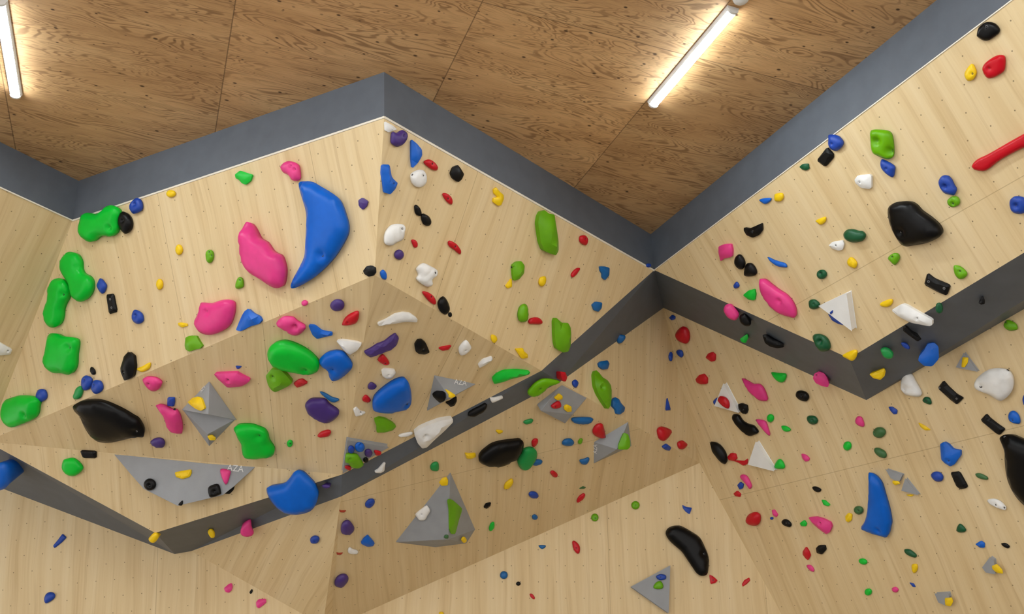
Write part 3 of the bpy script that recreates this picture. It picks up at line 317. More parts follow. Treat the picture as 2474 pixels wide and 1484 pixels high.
 ["K","BR_211","f",29,[3,-3],[-58,-63,-35,-57,-1,-23,35,3,62,22,62,48,17,47,-27,27,-55,-4],[],"black spindle hold in the middle of the grey band","m",114],
 ["D","P7","d",44,[-1287,937],[-42,-50,-14,-65,23,-50,51,-17,53,24,31,59,-6,59,-45,41,-51,-2],[8,-11],"dark green disc hold over the upper edge of the grey band","m",0],
 ["G","Q4","d",29,[-1399,-543],[-56,2,-16,-30,24,-42,44,-10,38,28,4,31,-39,21],[],"bright green cone hold touching the lower white triangle's right corner","s",0],
 ["Y","P7","d",26,[-1139,1084],[-59,-21,-2,-25,48,-20,55,-1,19,29,-16,33,-45,5],[],"yellow half-moon hold on the tip of the slanting face above the band","m",0],
 ["K","BRR_215","w",12,[0,-1],[-31,-37,-20,-48,-7,-35,14,8,55,47,29,60,-4,22,-35,-16],[],"black bar hold on the grey band under the long white bar","m",108],
 ["K","Q4","s",85,[384,-204],[-34,-167,7,-178,41,-168,74,-143,100,-123,161,-58,149,73,52,225,-38,255,-73,229,-97,171,-103,100,-91,35,-65,-36,-44,-84,-39,-128],[1,-163],"giant black hold cut off by the picture edge","l",0],
 ["N","Q4","d",20,[583,-537],[-22,-9,5,-34,28,-28,22,5,-4,38,-29,27],[],"navy hold barely showing at the picture edge right of the white shell","m",0],
 ["D","BRR_218","d",17,[0,-2],[-17,-8,-6,-29,13,-29,20,-4,13,22,-4,30,-18,18],[],"dark green hold on the grey band's upper edge beyond the white bar","m",63],
 ["K","BRR_219","f",11,[0,-1],[-20,8,-5,-4,1,-23,11,-21,14,1,8,20,-10,19],[],"tiny black peg hold alone on the grey band","s",53],
 ["N","BRR_220","d",13,[0,-1],[-19,-23,3,-19,21,6,15,24,-3,15,-17,-3],[],"tiny blue hold on the grey band under the black bar","s",58],
 ["M","BRR_221","d",25,[0,-3],[-32,-28,-7,-37,19,-23,34,8,21,35,-8,34,-27,11],[],"emerald green round hold on the grey band above the yellow wedge","m",87],
 ["Y","BRR_222","w",17,[0,-2],[-57,-8,-13,-19,35,-34,41,-14,29,17,2,37,-38,21],[],"yellow wedge hold on the grey band near its lowest corner","m",92],
 ["B","BRR_223","f",44,[0,-5],[-53,3,-19,-29,7,-65,43,-65,61,-40,51,33,7,73,-36,63,-61,27],[],"large blue faceted hold on the lower edge of the grey band","m",162],
 ["W","Q4","r",47,[-82,-805],[-28,-64,12,-87,41,-66,47,-16,55,61,30,80,-31,59,-60,38,-66,-6],[-40,7],"white tooth-shaped hold below the grey band left of the black bar","m",0],
 ["D","Q4","d",18,[-20,-686],[-28,-12,-1,-26,23,-13,24,18,7,27,-25,5],[-2,-1],"small dark green hold at the foot of the white tooth","s",0],
 ["N","Q4","f",18,[-283,-688],[-21,-30,5,-24,30,7,15,28,-8,24,-21,-6],[],"small slate blue shard hold below the corner of the grey band","s",0],
 ["P","Q4","d",24,[-565,-680],[-25,-20,2,-36,28,-26,29,14,16,39,-17,25,-33,3],[],"pink oval hold left of the upper round forest green hold","s",0],
 ["F","Q4","d",31,[-449,-578],[46,10,27,28,-2,35,-31,28,-48,11,-46,-11,-27,-28,2,-35,31,-28,47,-11],[-23,-5],"upper of two round forest green holds, the fuller one","m",0],
 ["F","Q4","d",26,[-507,-451],[-32,-35,-4,-36,33,-7,39,22,21,40,-18,25,-40,-8],[],"lower of two round forest green holds, the slanting greyer one","m",0],
 ["Y","Q4","f",12,[-122,-538],[-25,-37,8,-9,39,29,0,22,-22,-5],[],"thin yellow blade hold left of the lower slanted black bars","m",0],
 ["Y","VG1","f",14,[3,-10],[2,-33,33,-19,15,8,-17,27,-34,18],[],"yellow block hold on the small grey triangle near the white shell","s",0],
 ["K","Q4","w",23,[156,-691],[-12,-83,2,-44,32,14,66,50,5,76,-23,36,-70,-50],[-46,-49,31,41],"slanted black bar hold left of the white shell","m",0],
 ["W","Q4","r",71,[452,-672],[-115,-29,-82,-58,-23,-80,28,-87,82,-73,116,-49,122,-7,101,43,60,82,4,102,-23,89,-53,52,-98,18,-119,-4],[-70,-10,108,-48],"large white scallop shell hold","m",0],
 ["K","Q4","w",22,[329,-448],[-13,-72,-1,-41,27,1,58,41,8,66,-10,49,-68,-44],[],"slanted black bar hold touching the giant black hold's tip","m",0],
 ["B","Q4","d",26,[467,-459],[-30,-13,-8,-36,19,-36,33,-4,22,37,-3,37,-32,15],[-7,9],"blue egg hold above the giant black hold","m",0],
 ["L","Q4","d",25,[680,-952],[-30,-21,-3,-37,21,-20,36,4,31,30,4,30,-23,19,-35,-4],[-9,-24],"shiny lime hold below the grey band at far upper corner","m",0],
 ["B","Q4","f",47,[-19,-343],[-32,-72,-1,-80,19,-61,35,-25,81,-7,66,24,34,44,5,65,-29,73,-57,47,-70,20,-51,-26],[-16,32],"blue horned hold above the navy oval and black block","m",0],
 ["N","Q1","w",15,[195,-205],[20,-56,54,-24,21,10,-35,51,-48,31,-12,-12],[],"navy wedge stick hold on the lower pale wall","m",0],
 ["N","Q1","d",28,[151,209],[-39,9,-26,-28,8,-40,40,-22,38,8,5,32,-25,40],[],"navy oval hold low on the pale wall under the wedge stick","m",0],
 ["B","P5","d",61,[-1199,122],[-58,-71,-22,-105,28,-108,54,-71,57,-7,47,51,10,94,-42,114,-74,103],[],"large blue hold on the grey band at the picture edge","m",250],
 ["G","P5","s",43,[-645,-34],[-75,9,-59,-41,-34,-57,15,-68,62,-43,87,-7,73,27,22,66,-26,70,-65,44],[],"round bright green textured hold left of the wide grey volume","m",0],
 ["Y","P5","d",25,[-37,428],[-39,15,-18,-17,7,-42,35,-34,33,3,4,37,-24,37],[],"yellow hold on the grey band exactly at its bend","s",70],
 ["K","VH2","d",32,[-184,54],[45,2,36,25,14,39,-14,38,-36,22,-45,-2,-36,-25,-14,-39,14,-38,36,-22],[2,6],"round black ring hold on the wide grey volume","m",0],
 ["K","VH2","d",33,[289,116],[-43,-18,-21,-38,31,-44,49,9,44,25,-21,43,-39,22],[6,5],"square black ring hold on the wide grey volume","m",0],
 ["Y","VH2","w",20,[67,-2],[-71,-20,53,-35,53,-7,40,17,-13,31,-62,13],[],"yellow half-moon hold in the middle of the wide grey volume","m",0],
 ["P","VH2","d",25,[372,16],[-37,-44,30,-33,30,-1,4,62,-27,17],[],"pink tapering hold near the right tip of the wide grey volume","m",0],
 ["K","VH2","d",9,[44,191],[-22,8,7,-19,12,-3,3,15],[],"tiny black nub at the bottom point of the wide grey volume","s",0],
 ["K","P5","f",11,[554,-27],[-46,28,31,-43,21,-10,-6,24],[],"black wedge hold peeking out behind the wide grey volume's edge","s",0],
 ["Y","BD_249","d",19,[0,-3],[-27,-15,-8,-36,20,-15,26,23,5,32,-16,11],[],"yellow nub hold alone on the grey band near its bend","s",110],
 ["P","BD_250","r",34,[-1,-5],[-46,19,-40,-19,-16,-55,14,-74,28,-23,47,13,40,40,5,54,-32,45],[],"pink spiral shell hold on the grey band's lower edge","m",203],
 ["B","P5","s",85,[1035,-109],[-200,0,-148,-23,-81,-49,-37,-97,-8,-144,21,-161,58,-150,95,-118,132,-85,154,-43,165,1,148,73,111,125,45,158,-22,173,-89,164,-149,119,-193,57],[],"big bright blue shell hold covering the grey band","l",0],
 ["V","P5","d",12,[1243,-166],[-31,-1,-9,-12,28,-10,21,7,-9,15],[],"small purple hold on the grey band right of the big blue shell","s",60],
 ["N","Q2a","d",27,[140,-398],[28,-28,31,-3,22,24,4,41,-15,43,-29,28,-31,2,-22,-24,-4,-41,15,-43],[8,-3],"navy round hold alone on the shaded panel below the big blue shell","s",0],
 ["P","Q1","f",23,[1500,265],[-38,-2,-3,-29,20,-35,28,-11,21,18,-2,35,-26,25],[],"upper of two small pink holds at the foot of the pale wall","s",0],
 ["P","Q1","f",25,[1739,398],[-34,-11,-15,-31,40,-30,43,-3,12,20,-15,36,-31,20],[],"lower of two small pink holds at the foot of the pale wall","s",0],
 ["K","Q1","d",9,[1668,306],[-14,5,0,-16,11,-11,7,7,-4,16],[],"tiny black seed hold between the two small pink holds","s",0],
 ["V","Q2c","d",42,[-1048,-40],[-47,-23,-25,-69,11,-72,37,-24,45,22,28,60,-6,69,-44,38],[],"purple round hold left of the blue pyramid-shaped hold","m",0],
 ["V","Q2c","d",43,[-1131,511],[-53,-2,-29,-52,12,-67,47,-43,49,6,28,46,-10,68,-45,43],[],"purple oval hold low down near the picture's lower edge","m",0],
 ["O","Q2c","f",9,[-1073,-210],[-20,-23,-7,-8,30,5,11,19,-14,7],[],"upper rusty red chip hold above the purple round one","s",0],
 ["O","Q2c","f",9,[-1123,220],[-22,-21,0,-5,27,1,11,17,-16,9],[],"lower rusty red chip hold left of the small white shell","s",0],
 ["N","Q2c","d",26,[-880,-225],[-31,-9,-3,-41,32,-31,32,13,-1,44,-29,23],[-1,-3],"navy round hold above the blue pyramid-shaped one","s",0],
 ["B","Q2c","f",34,[-912,163],[-55,-3,-31,-44,2,-67,21,-24,45,30,32,60,-13,48],[],"blue pyramid-shaped hold between purple round one and large grey volume","m",0],
 ["W","Q2c","d",22,[-1030,225],[-33,-27,-17,-47,7,-17,39,13,34,39,-3,30,-28,9],[],"small white shell hold under the blue pyramid-shaped one","s",0],
 ["M","Q2c","d",25,[-411,-433],[-30,-7,-9,-40,28,-31,28,46,-17,32],[],"green block hold at the top of the large grey volume","s",0],
 ["K","Q2c","f",20,[-8,113],[-31,8,-14,-26,27,-25,23,10,-5,32],[],"tiny black chip hold right of the large grey volume","s",0],
 ["G","Q2c","d",19,[31,361],[-22,15,-7,-38,18,-44,20,19,-9,49],[],"small bright green seed hold right of the large grey volume","s",0],
 ["T","Q3","d",23,[-1038,314],[30,0,25,17,9,28,-9,28,-25,17,-30,0,-25,-17,-10,-28,9,-28,25,-17],[],"dark teal round hold on the pale wall under the overhang's edge","s",0],
 ["Y","Q2c","d",27,[154,-62],[-38,26,-28,-20,18,-53,31,-33,32,1,8,37,-24,42],[],"yellow slanting bean hold right of the large grey volume's peak","s",0],
 ["W","VI1","r",28,[-54,-47],[-55,9,-40,-14,26,-62,45,-57,56,-21,34,16,10,52,-31,51,-45,27],[-5,-1],"white rock hold on the large grey volume","m",0],
 ["L","VI2","f",25,[-72,15],[-146,-75,-143,-92,-96,-94,71,-65,86,-37,95,25,124,123,66,133,24,103,-81,-21],[],"tall lime hold on the large grey volume's side","m",0],
 ["Y","VI1","f",25,[125,-302],[-38,2,-15,-31,21,-32,30,-5,23,31,-21,34],[],"yellow hold at the peak of the large grey volume","s",0],
 ["Y","VI2","d",17,[210,158],[-39,2,-24,-22,23,-13,38,11,3,21],[],"yellow nub hold at the large grey volume's lower corner","s",0],
 ["F","VI1","d",12,[96,153],[-17,2,-7,-16,17,-13,14,12,-6,14],[],"pale green chip hold by the large grey volume's front corner","s",0],
 ["R","Q2c","d",19,[514,-48],[-31,-30,-10,-40,26,0,32,35,3,33,-20,1],[],"small red bean hold right of the green blob on the shaded panel","s",0],
 ["N","Q2c","d",25,[360,125],[-43,-22,-23,-43,20,-22,41,25,24,42,-20,21],[],"navy lens hold above a teal dot on the shaded panel","s",0],
 ["T","Q2c","d",19,[384,385],[25,9,21,24,9,31,-6,25,-19,10,-24,-9,-21,-24,-9,-30,6,-25,19,-10],[],"teal dot hold below the navy lens","s",0],
 ["R","Q2c","d",23,[765,303],[-34,28,-20,-20,21,-46,34,-18,18,17,-20,39],[],"dull red slanting hold under a thin olive flake","s",0],
 ["F","Q2c","f",10,[775,195],[-35,-2,-1,-17,27,5,10,14],[],"thin olive flake hold above the dull red slanting one","s",0],
 ["L","Q3","d",23,[-319,-127],[29,0,23,18,8,29,-10,29,-24,18,-29,0,-23,-18,-8,-29,10,-29,24,-18],[5,8],"green ball hold, left of two on the pale wall under the edge","s",0],
 ["L","Q3","d",25,[7,-223],[33,0,26,19,9,31,-12,31,-27,19,-33,0,-26,-19,-9,-31,12,-31,28,-19],[2,4],"green ball hold, right of two on the pale wall under the edge","s",0],
 ["K","Q3","f",14,[-907,40],[-30,13,-10,-15,25,-23,20,1,-6,23],[],"small black leaf hold on the edge between shaded panel and pale wall","s",0],
 ["T","Q3","d",12,[-735,99],[-32,-10,20,-12,20,5,-8,17],[],"small grey-blue half-moon hold right of the small black leaf","s",0],
 ["R","Q3","d",24,[-471,102],[-32,-37,-16,-49,12,-29,28,3,23,42,6,50,-21,19],[1,12],"red upright oval hold on the pale wall below the left green ball","m",0],
 ["K","Q3","d",12,[-926,378],[18,0,14,9,5,15,-5,15,-14,9,-18,0,-14,-9,-5,-15,5,-15,14,-9],[],"tiny black dot hold right of the dark teal round one","s",0],
 ["R","Q3","d",11,[-819,472],[-20,-18,0,-18,20,9,12,22,-12,5],[],"tiny red oval hold at the foot of the pale wall","s",0],
 ["N","VJ1","d",20,[37,-82],[-35,-10,-2,-23,37,-14,36,13,-5,23,-32,9],[-4,2],"blue oval hold on the grey triangle of the pale wall","s",0],
 ["L","VJ1","d",23,[13,-19],[-39,8,-18,-22,19,-34,39,1,23,24,-24,24],[],"lime dome hold on the grey triangle of the pale wall","s",0],
 ["K","Q3","s",76,[403,113],[-173,-110,-155,-151,-111,-171,-62,-174,-27,-161,23,-132,91,-84,125,-15,151,67,145,145,129,198,86,210,55,192,26,148,-17,80,-52,26,-89,-8,-144,-59],[106,45],"huge black curved hold on the pale wall","l",0],
 ["N","Q3","f",19,[411,-194],[-32,-33,-1,-16,45,-10,22,42,-6,23,-28,-6],[],"navy wing-shaped hold above the huge black curved hold","s",0],
 ["P","Q4","d",28,[-1791,-492],[-48,-41,-15,-56,21,-37,32,6,30,51,0,63,-20,14],[],"pink slanting bean hold above a navy and a red hold","m",0],
 ["N","Q4","f",21,[-1875,-467],[-35,-11,12,-30,37,-7,12,22,-26,26],[],"small navy hold between the pink slanting bean and a red one","s",0],
 ["R","Q4","f",20,[-1947,-411],[-38,-13,13,-27,38,4,19,26,-32,9],[],"small red hold under the small navy one near the panel edge","s",0],
 ["R","Q4","d",45,[-1873,-199],[-83,-6,-29,-44,47,-53,84,-27,66,16,25,47,-32,44,-79,23],[],"large red rounded hold near the pale wall's slanting edge","m",0],
 ["P","Q4","f",19,[-1641,-210],[-16,-28,12,-28,27,15,2,30,-26,11],[],"small pink drop hold right of the large red rounded one","s",0],
 ["N","Q4","d",10,[-1694,-178],[17,2,10,8,0,11,-11,9,-17,4,-17,-2,-10,-8,0,-11,11,-9,17,-4],[],"tiny dark dot hold just under the small pink drop","s",0],
 ["K","Q4","d",25,[-1563,-122],[-39,-20,0,-33,33,-14,44,16,19,32,-17,19,-40,0],[9,-4],"black oval hold between the small pink drop and a green cone","s",0],
 ["G","Q4","f",18,[-1403,-95],[-34,-10,21,-26,32,3,12,20,-31,13],[],"small green cone hold at the left tip of a large pink shark fin","s",0],
 ["P","Q4","f",47,[-1227,-68],[-95,-68,-25,-62,32,-38,83,-4,81,26,36,65,4,70,-36,32,-79,-20],[3,-14],"large pink shark-fin hold left of the tall blue sail","m",0],
 ["Y","Q4","f",22,[-981,-78],[-22,-14,17,-34,42,-19,16,21,-17,30,-34,17],[],"yellow nut hold at the foot of the tall blue sail's left side","s",0],
 ["R","Q4","f",27,[-1490,119],[-24,-21,24,-51,34,-22,34,17,-8,47,-25,29,-36,1],[],"red upright shard hold left of the round black knob","m",0],
 ["P","Q4","d",17,[-1507,227],[-30,-24,10,-23,26,9,13,27,-19,12],[],"small pink seed hold under the red upright shard","s",0],
 ["K","Q4","f",28,[-1337,103],[-40,-13,-2,-31,55,-24,47,9,-8,37,-50,21],[],"round black knob hold right of the red upright shard","s",0],
 ["K","Q4","d",18,[-1156,-314],[-28,-22,3,-20,38,5,26,22,-8,20,-31,-3],[],"small black bean hold above the small green hook","s",0],
 ["G","Q4","f",17,[-1127,-206],[-24,-30,6,-21,34,18,10,25,-25,8],[],"small green hook-shaped hold left of the tall blue sail","s",0],
 ["R","Q3","f",19,[582,348],[-28,-40,2,-25,35,6,14,26,-23,33],[-2,5],"red triangular hold at the foot of the huge black curved hold","s",0],
 ["R","Q3","w",12,[835,366],[-33,15,-12,-15,29,-35,35,-12,9,12,-29,35],[],"red slanting block hold near the pale wall's slanting edge","s",0],
 ["B","Q4","s",68,[-697,-117],[46,-222,73,-224,100,-191,111,-146,101,-77,86,20,61,108,41,140,-18,203,-71,189,-137,162,-196,118,-135,72,-65,-18,5,-136],[-49,148],"tall blue sail-shaped hold","l",0],
 ["F","Q4","d",25,[-870,-116],[31,16,11,27,-14,28,-33,18,-40,1,-31,-16,-10,-27,14,-27,33,-17,40,-1],[8,-2],"forest green oval hold touching the tall blue sail's left side","s",0],
 ["Y","VK1","f",12,[-20,44],[-16,-18,24,-6,30,13,-13,14,-25,-3],[],"yellow chip hold on the small grey triangle nearest the blue sail","s",0],
 ["Y","Q4","d",8,[-427,-145],[-28,-9,28,1,0,8],[],"thin yellow sliver under the second small grey triangle","s",0],
 ["N","Q4","d",26,[-173,-225],[-39,-19,-4,-34,29,-23,39,6,22,29,-13,30,-35,12],[],"navy oval hold left of the slanting black block","m",0],
 ["K","Q4","w",24,[-39,-164],[-36,-71,28,-65,39,32,23,42,-17,42,-36,19],[],"slanting black block hold below the blue horned hold","m",0],
 ["F","Q4","d",16,[114,-170],[-32,-24,-2,-22,33,7,29,23,1,17,-29,-1],[],"forest green lens hold right of the slanting black block","m",0],
 ["W","Q4","r",23,[134,2],[-49,-32,-12,-36,27,-16,48,25,33,42,-6,23,-41,-5],[-1,2,39,26],"white slanting bolted hold below the giant black hold","m",0],
 ["D","Q4","d",19,[-173,116],[-26,-8,11,-36,34,0,22,18,-12,18,-29,8],[],"dark green onion-shaped hold above the blue cone","s",0],
 ["B","Q4","f",17,[-83,224],[-37,-8,11,-24,27,-6,14,21,-16,17],[],"small blue cone hold left of the tiny black leaf","s",0],
 ["K","Q4","d",12,[70,249],[-22,-15,6,-15,24,7,7,18,-15,5],[],"tiny black leaf hold right of the small blue cone","s",0],
 ["Y","VL1","f",14,[15,33],[-23,-24,13,-31,30,10,23,31,-14,19,-29,-5],[],"yellow fan hold on the lower right small grey triangle","m",0],
 ["D","Q4","d",21,[-607,219],[-31,-32,8,-26,41,14,25,30,-7,19,-36,-5],[],"dark green lens hold above the yellow block","m",0],
 ["Y","Q4","d",17,[-622,317],[-13,-24,26,-27,22,0,-6,27,-29,24],[],"yellow block hold below the dark green lens","s",0],
 ["G","Q4","d",20,[-1014,229],[29,14,13,21,-8,21,-26,12,-34,-1,-29,-14,-13,-21,8,-21,26,-12,34,1],[],"bright green oval hold left of the dark green lens","s",0],
 ["G","Q4","d",20,[-1077,438],[30,2,17,16,-3,23,-21,22,-32,12,-30,-2,-17,-16,3,-23,21,-22,32,-12],[],"bright green dot hold near the picture's lower edge","s",0],
 ["P","Q4","d",16,[-847,441],[21,9,8,17,-8,18,-21,12,-26,1,-21,-10,-8,-17,8,-18,21,-12,26,-1],[],"dark pink dot hold right of the lowest bright green dot","s",0],
 ["N","Q4","f",10,[-694,423],[-20,-19,12,-9,15,16,-7,12],[],"small slate chip hold above and right of the dark pink dot","s",0],
 ["Y","VM1","f",14,[18,46],[-18,-27,32,-24,29,2,-5,30,-39,18],[],"yellow cube hold on the lowest small grey volume","s",0],
 ["Y","Q3","d",11,[-1516,596],[19,0,16,7,6,11,-6,11,-15,7,-19,0,-16,-7,-6,-11,6,-11,15,-7],[],"tiny yellow hold cut by the picture's bottom edge","s",0]]

# ------------------------------------------------------------------ helpers
def srgb(r, g, b):
    f = lambda c: (c / 255 / 12.92) if c / 255 <= .04045 else ((c / 255 + .055) / 1.055) ** 2.4
    return (f(r), f(g), f(b), 1)
class N:
    """small node builder"""
    def __init__(s, name):
        s.m = bpy.data.materials.new(name); s.m.use_nodes = True
        s.t = s.m.node_tree; s.b = s.t.nodes['Principled BSDF']
    def node(s, kind, **kw):
        n = s.t.nodes.new(kind)
        for k, v in kw.items(): setattr(n, k, v)
        return n
    def link(s, a, b): s.t.links.new(a, b)
    def put(s, sock, v):
        if isinstance(v, (int, float, tuple)): sock.default_value = v
        else: s.link(v, sock)
    def math(s, op, a, b=0.0, c=None):
        n = s.node('ShaderNodeMath', operation=op)
        s.put(n.inputs[0], a); s.put(n.inputs[1], b)
        if c is not None: s.put(n.inputs[2], c)
        return n.outputs[0]
    def mix(s, f, a, b, mode='MIX'):
        n = s.node('ShaderNodeMix', data_type='RGBA', blend_type=mode)
        s.put(n.inputs[0], f); s.put(n.inputs[6], a); s.put(n.inputs[7], b)
        return n.outputs[2]
    def vec(s, x, y, z=0.0):
        n = s.node('ShaderNodeCombineXYZ')
        for i, v in enumerate((x, y, z)): s.put(n.inputs[i], v)
        return n.outputs[0]
    def noise(s, v, scale=1.0, detail=3.0, rough=.55, dist=0.0):
        n = s.node('ShaderNodeTexNoise')
        s.link(v, n.inputs['Vector']); n.inputs['Scale'].default_value = scale
        n.inputs['Detail'].default_value = detail; n.inputs['Roughness'].default_value = rough
        n.inputs['Distortion'].default_value = dist
        return n.outputs['Fac']
    def ramp(s, v, *stops):
        n = s.node('ShaderNodeValToRGB'); s.link(v, n.inputs[0])
        e = n.color_ramp.elements
        while len(e) < len(stops): e.new(.5)
        for q, (p, c) in zip(e, stops): q.position = p; q.color = c
        return n.outputs[0]
    def step(s, v, a, b):
        n = s.node('ShaderNodeMapRange'); n.interpolation_type = 'SMOOTHSTEP'
        s.put(n.inputs[0], v); n.inputs[1].default_value = a; n.inputs[2].default_value = b
        return n.outputs[0]
    def bump(s, h, strength=.3, dist=.002):
        n = s.node('ShaderNodeBump'); s.link(h, n.inputs['Height'])
        n.inputs['Strength'].default_value = strength; n.inputs['Distance'].default_value = dist
        s.link(n.outputs[0], s.b.inputs['Normal'])
    def uv(s):
        n = s.node('ShaderNodeUVMap'); n.uv_map = 'UV'
        x = s.node('ShaderNodeSeparateXYZ'); s.link(n.outputs[0], x.inputs[0])
        return x.outputs[0], x.outputs[1]
TU, TV = .140, .1215                     # spacing of the bolt holes along a row, and between staggered rows
def plywood(name, seed, seams_v=(), seams_u=(), nuts=True, grain=1.0):
    k = N(name); u, v = k.uv()
    us = k.math('ADD', u, seed * 3.17); vs = k.math('ADD', v, seed * 1.31)
    warp = k.math('MULTIPLY', k.math('SUBTRACT', k.noise(k.vec(k.math('MULTIPLY', us, 2.0), k.math('MULTIPLY', vs, .8)), 1, 2), .5), .10)
    uw = k.math('ADD', us, warp)
    a = k.noise(k.vec(k.math('MULTIPLY', uw, 11.0), k.math('MULTIPLY', vs, .45)), 1, 3, .6)
    f = k.noise(k.vec(k.math('MULTIPLY', uw, 60.0), k.math('MULTIPLY', vs, 1.6), 3.0), 1, 3, .65)
    d = k.noise(k.vec(k.math('MULTIPLY', uw, 26.0), k.math('MULTIPLY', vs, .7), 7.0), 1, 3, .6)
    base = k.ramp(a, (.25, (.69, .505, .265, 1)), (.5, (.765, .59, .335, 1)), (.78, (.82, .66, .41, 1)))
    c = k.mix(k.math('MULTIPLY', k.step(f, .42, .78), .22 * grain), base, (.60, .41, .20, 1))
    c = k.mix(k.math('MULTIPLY', k.step(d, .50, .74), .42 * grain), c, (.52, .34, .15, 1))
    dark = None
    if nuts:
        row = k.math('ADD', k.math('DIVIDE', v, TV), .5)
        j = k.math('FLOOR', row)
        par = k.math('MULTIPLY', k.math('MODULO', k.math('ABSOLUTE', j), 2.0), .5)
        fu = k.math('FRACT', k.math('ADD', k.math('ADD', k.math('DIVIDE', u, TU), .5), par))
        du = k.math('MULTIPLY', k.math('SUBTRACT', fu, .5), TU)
        dv = k.math('MULTIPLY', k.math('SUBTRACT', k.math('FRACT', row), .5), TV)
        dist = k.math('SQRT', k.math('ADD', k.math('MULTIPLY', du, du), k.math('MULTIPLY', dv, dv)))
        hole = k.math('SUBTRACT', 1.0, k.step(dist, .0026, .0050))
        c = k.mix(k.math('MULTIPLY', hole, .74), c, (.10, .055, .022, 1))
    for axis, vals in ((v, seams_v), (u, seams_u)):
        for sv in vals:
            ln = k.math('SUBTRACT', 1.0, k.step(k.math('ABSOLUTE', k.math('SUBTRACT', axis, sv)), .0012, .003))
            c = k.mix(k.math('MULTIPLY', ln, .45), c, (.30, .18, .075, 1))
    k.link(c, k.b.inputs['Base Color'])
    k.b.inputs['Roughness'].default_value = .5
    k.b.inputs['Specular IOR Level'].default_value = .35
    k.bump(f, .12, .001)
    return k.m
def ceiling_mat():
    k = N('larch_plywood_ceiling'); u, v = k.uv()
    cell_u = k.math('FLOOR', k.math('DIVIDE', k.math('SUBTRACT', u, .01), 1.18))
    cell_v = k.math('FLOOR', k.math('DIVIDE', k.math('SUBTRACT', v, 3.62), 2.36))
    wn = k.node('ShaderNodeTexWhiteNoise', noise_dimensions='2D')
    k.link(k.vec(cell_u, cell_v), wn.inputs['Vector']); rnd = wn.outputs['Value']
    off = k.math('MULTIPLY', rnd, 37.0)
    u1 = k.math('ADD', u, off); v1 = k.math('ADD', v, off)
    field = k.noise(k.vec(k.math('MULTIPLY', u1, .9), k.math('MULTIPLY', v1, 4.6)), 1, 3.0, .5, .5)
    bands = k.math('FRACT', k.math('MULTIPLY', field, 34.0))
    bands = k.step(k.math('ABSOLUTE', k.math('SUBTRACT', bands, .5)), .0, .5)
    amp = k.noise(k.vec(k.math('MULTIPLY', u1, 2.2), k.math('MULTIPLY', v1, 9.0), 5.0), 1, 2)
    fine = k.noise(k.vec(k.math('MULTIPLY', u1, 7.0), k.math('MULTIPLY', v1, 130.0)), 1, 4, .7)
    broad = k.noise(k.vec(k.math('MULTIPLY', u1, 1.3), k.math('MULTIPLY', v1, 5.0), 9.0), 1, 3)
    c = k.ramp(broad, (.25, (.46, .268, .120, 1)), (.5, (.57, .348, .165, 1)), (.78, (.66, .435, .22, 1)))
    c = k.mix(k.math('MULTIPLY', k.math('MULTIPLY', k.step(bands, .45, 1.0), k.step(amp, .32, .60)), .68), c, (.20, .098, .038, 1))
    c = k.mix(k.math('MULTIPLY', k.step(fine, .45, .75), .38), c, (.15, .075, .03, 1))
    # knots: small dark ovals lying along the grain
    dens = k.math('MULTIPLY_ADD', rnd, .5, .32)
    for sc, r0, lo, strength, z in ((6.5, .038, .0, .88, 0.0), (12.0, .050, .15, .5, 4.0)):
        vo = k.node('ShaderNodeTexVoronoi', feature='F1', voronoi_dimensions='2D')
        k.link(k.vec(k.math('ADD', k.math('MULTIPLY', u1, .62), z), v1), vo.inputs['Vector'])
        vo.inputs['Scale'].default_value = sc
        sep = k.node('ShaderNodeSeparateColor'); k.link(vo.outputs['Color'], sep.inputs[0])
        on = k.math('LESS_THAN', sep.outputs[0], dens)
        rad = k.math('MULTIPLY_ADD', sep.outputs[1], r0, r0 * .55)
        q = k.math('DIVIDE', vo.outputs['Distance'], rad)
        kn = k.math('MULTIPLY', k.math('SUBTRACT', 1.0, k.step(q, .45, 1.25)), on)
        c = k.mix(k.math('MULTIPLY', kn, strength), c, (.032, .013, .006, 1))
    fu = k.math('ABSOLUTE', k.math('SUBTRACT', k.math('FRACT', k.math('ADD', k.math('DIVIDE', k.math('SUBTRACT', u, .01), 1.18), .5)), .5))
    ln = k.math('SUBTRACT', 1.0, k.step(k.math('MULTIPLY', fu, 1.18), .0016, .0045))
    fv = k.math('ABSOLUTE', k.math('SUBTRACT', k.math('FRACT', k.math('ADD', k.math('DIVIDE', k.math('SUBTRACT', v, 3.62), 2.36), .5)), .5))
    ln2 = k.math('SUBTRACT', 1.0, k.step(k.math('MULTIPLY', fv, 2.36), .0016, .004))
    c = k.mix(k.math('MULTIPLY', k.math('MAXIMUM', ln, ln2), .6), c, (.05, .024, .01, 1))
    tone = k.math('MULTIPLY_ADD', rnd, .22, 1.0)
    c = k.mix(1.0, c, k.vec(tone, tone, tone), 'MULTIPLY')
    k.link(c, k.b.inputs['Base Color']); k.b.inputs['Roughness'].default_value = .55
    k.b.inputs['Specular IOR Level'].default_value = .3
    k.bump(fine, .2, .0015)
    return k.m
def paint(name, rgb, rough=.5, bump=.15, scale=220, spec=.4, vary=.05):
    k = N(name); tc = k.node('ShaderNodeTexCoord')
    n = k.noise(tc.outputs['Object'], scale, 4, .6)
    l = k.noise(tc.outputs['Object'], 9, 3, .5)
    dk = tuple(x * (1 - 2.2 * vary) for x in rgb[:3]) + (1,)
    lt = tuple(min(1, x * (1 + vary)) for x in rgb[:3]) + (1,)
    k.link(k.ramp(l, (.3, dk), (.7, lt)), k.b.inputs['Base Color'])
    k.b.inputs['Roughness'].default_value = rough
    k.b.inputs['Specular IOR Level'].default_value = spec
    if bump: k.bump(n, bump, .002)
    return k.m
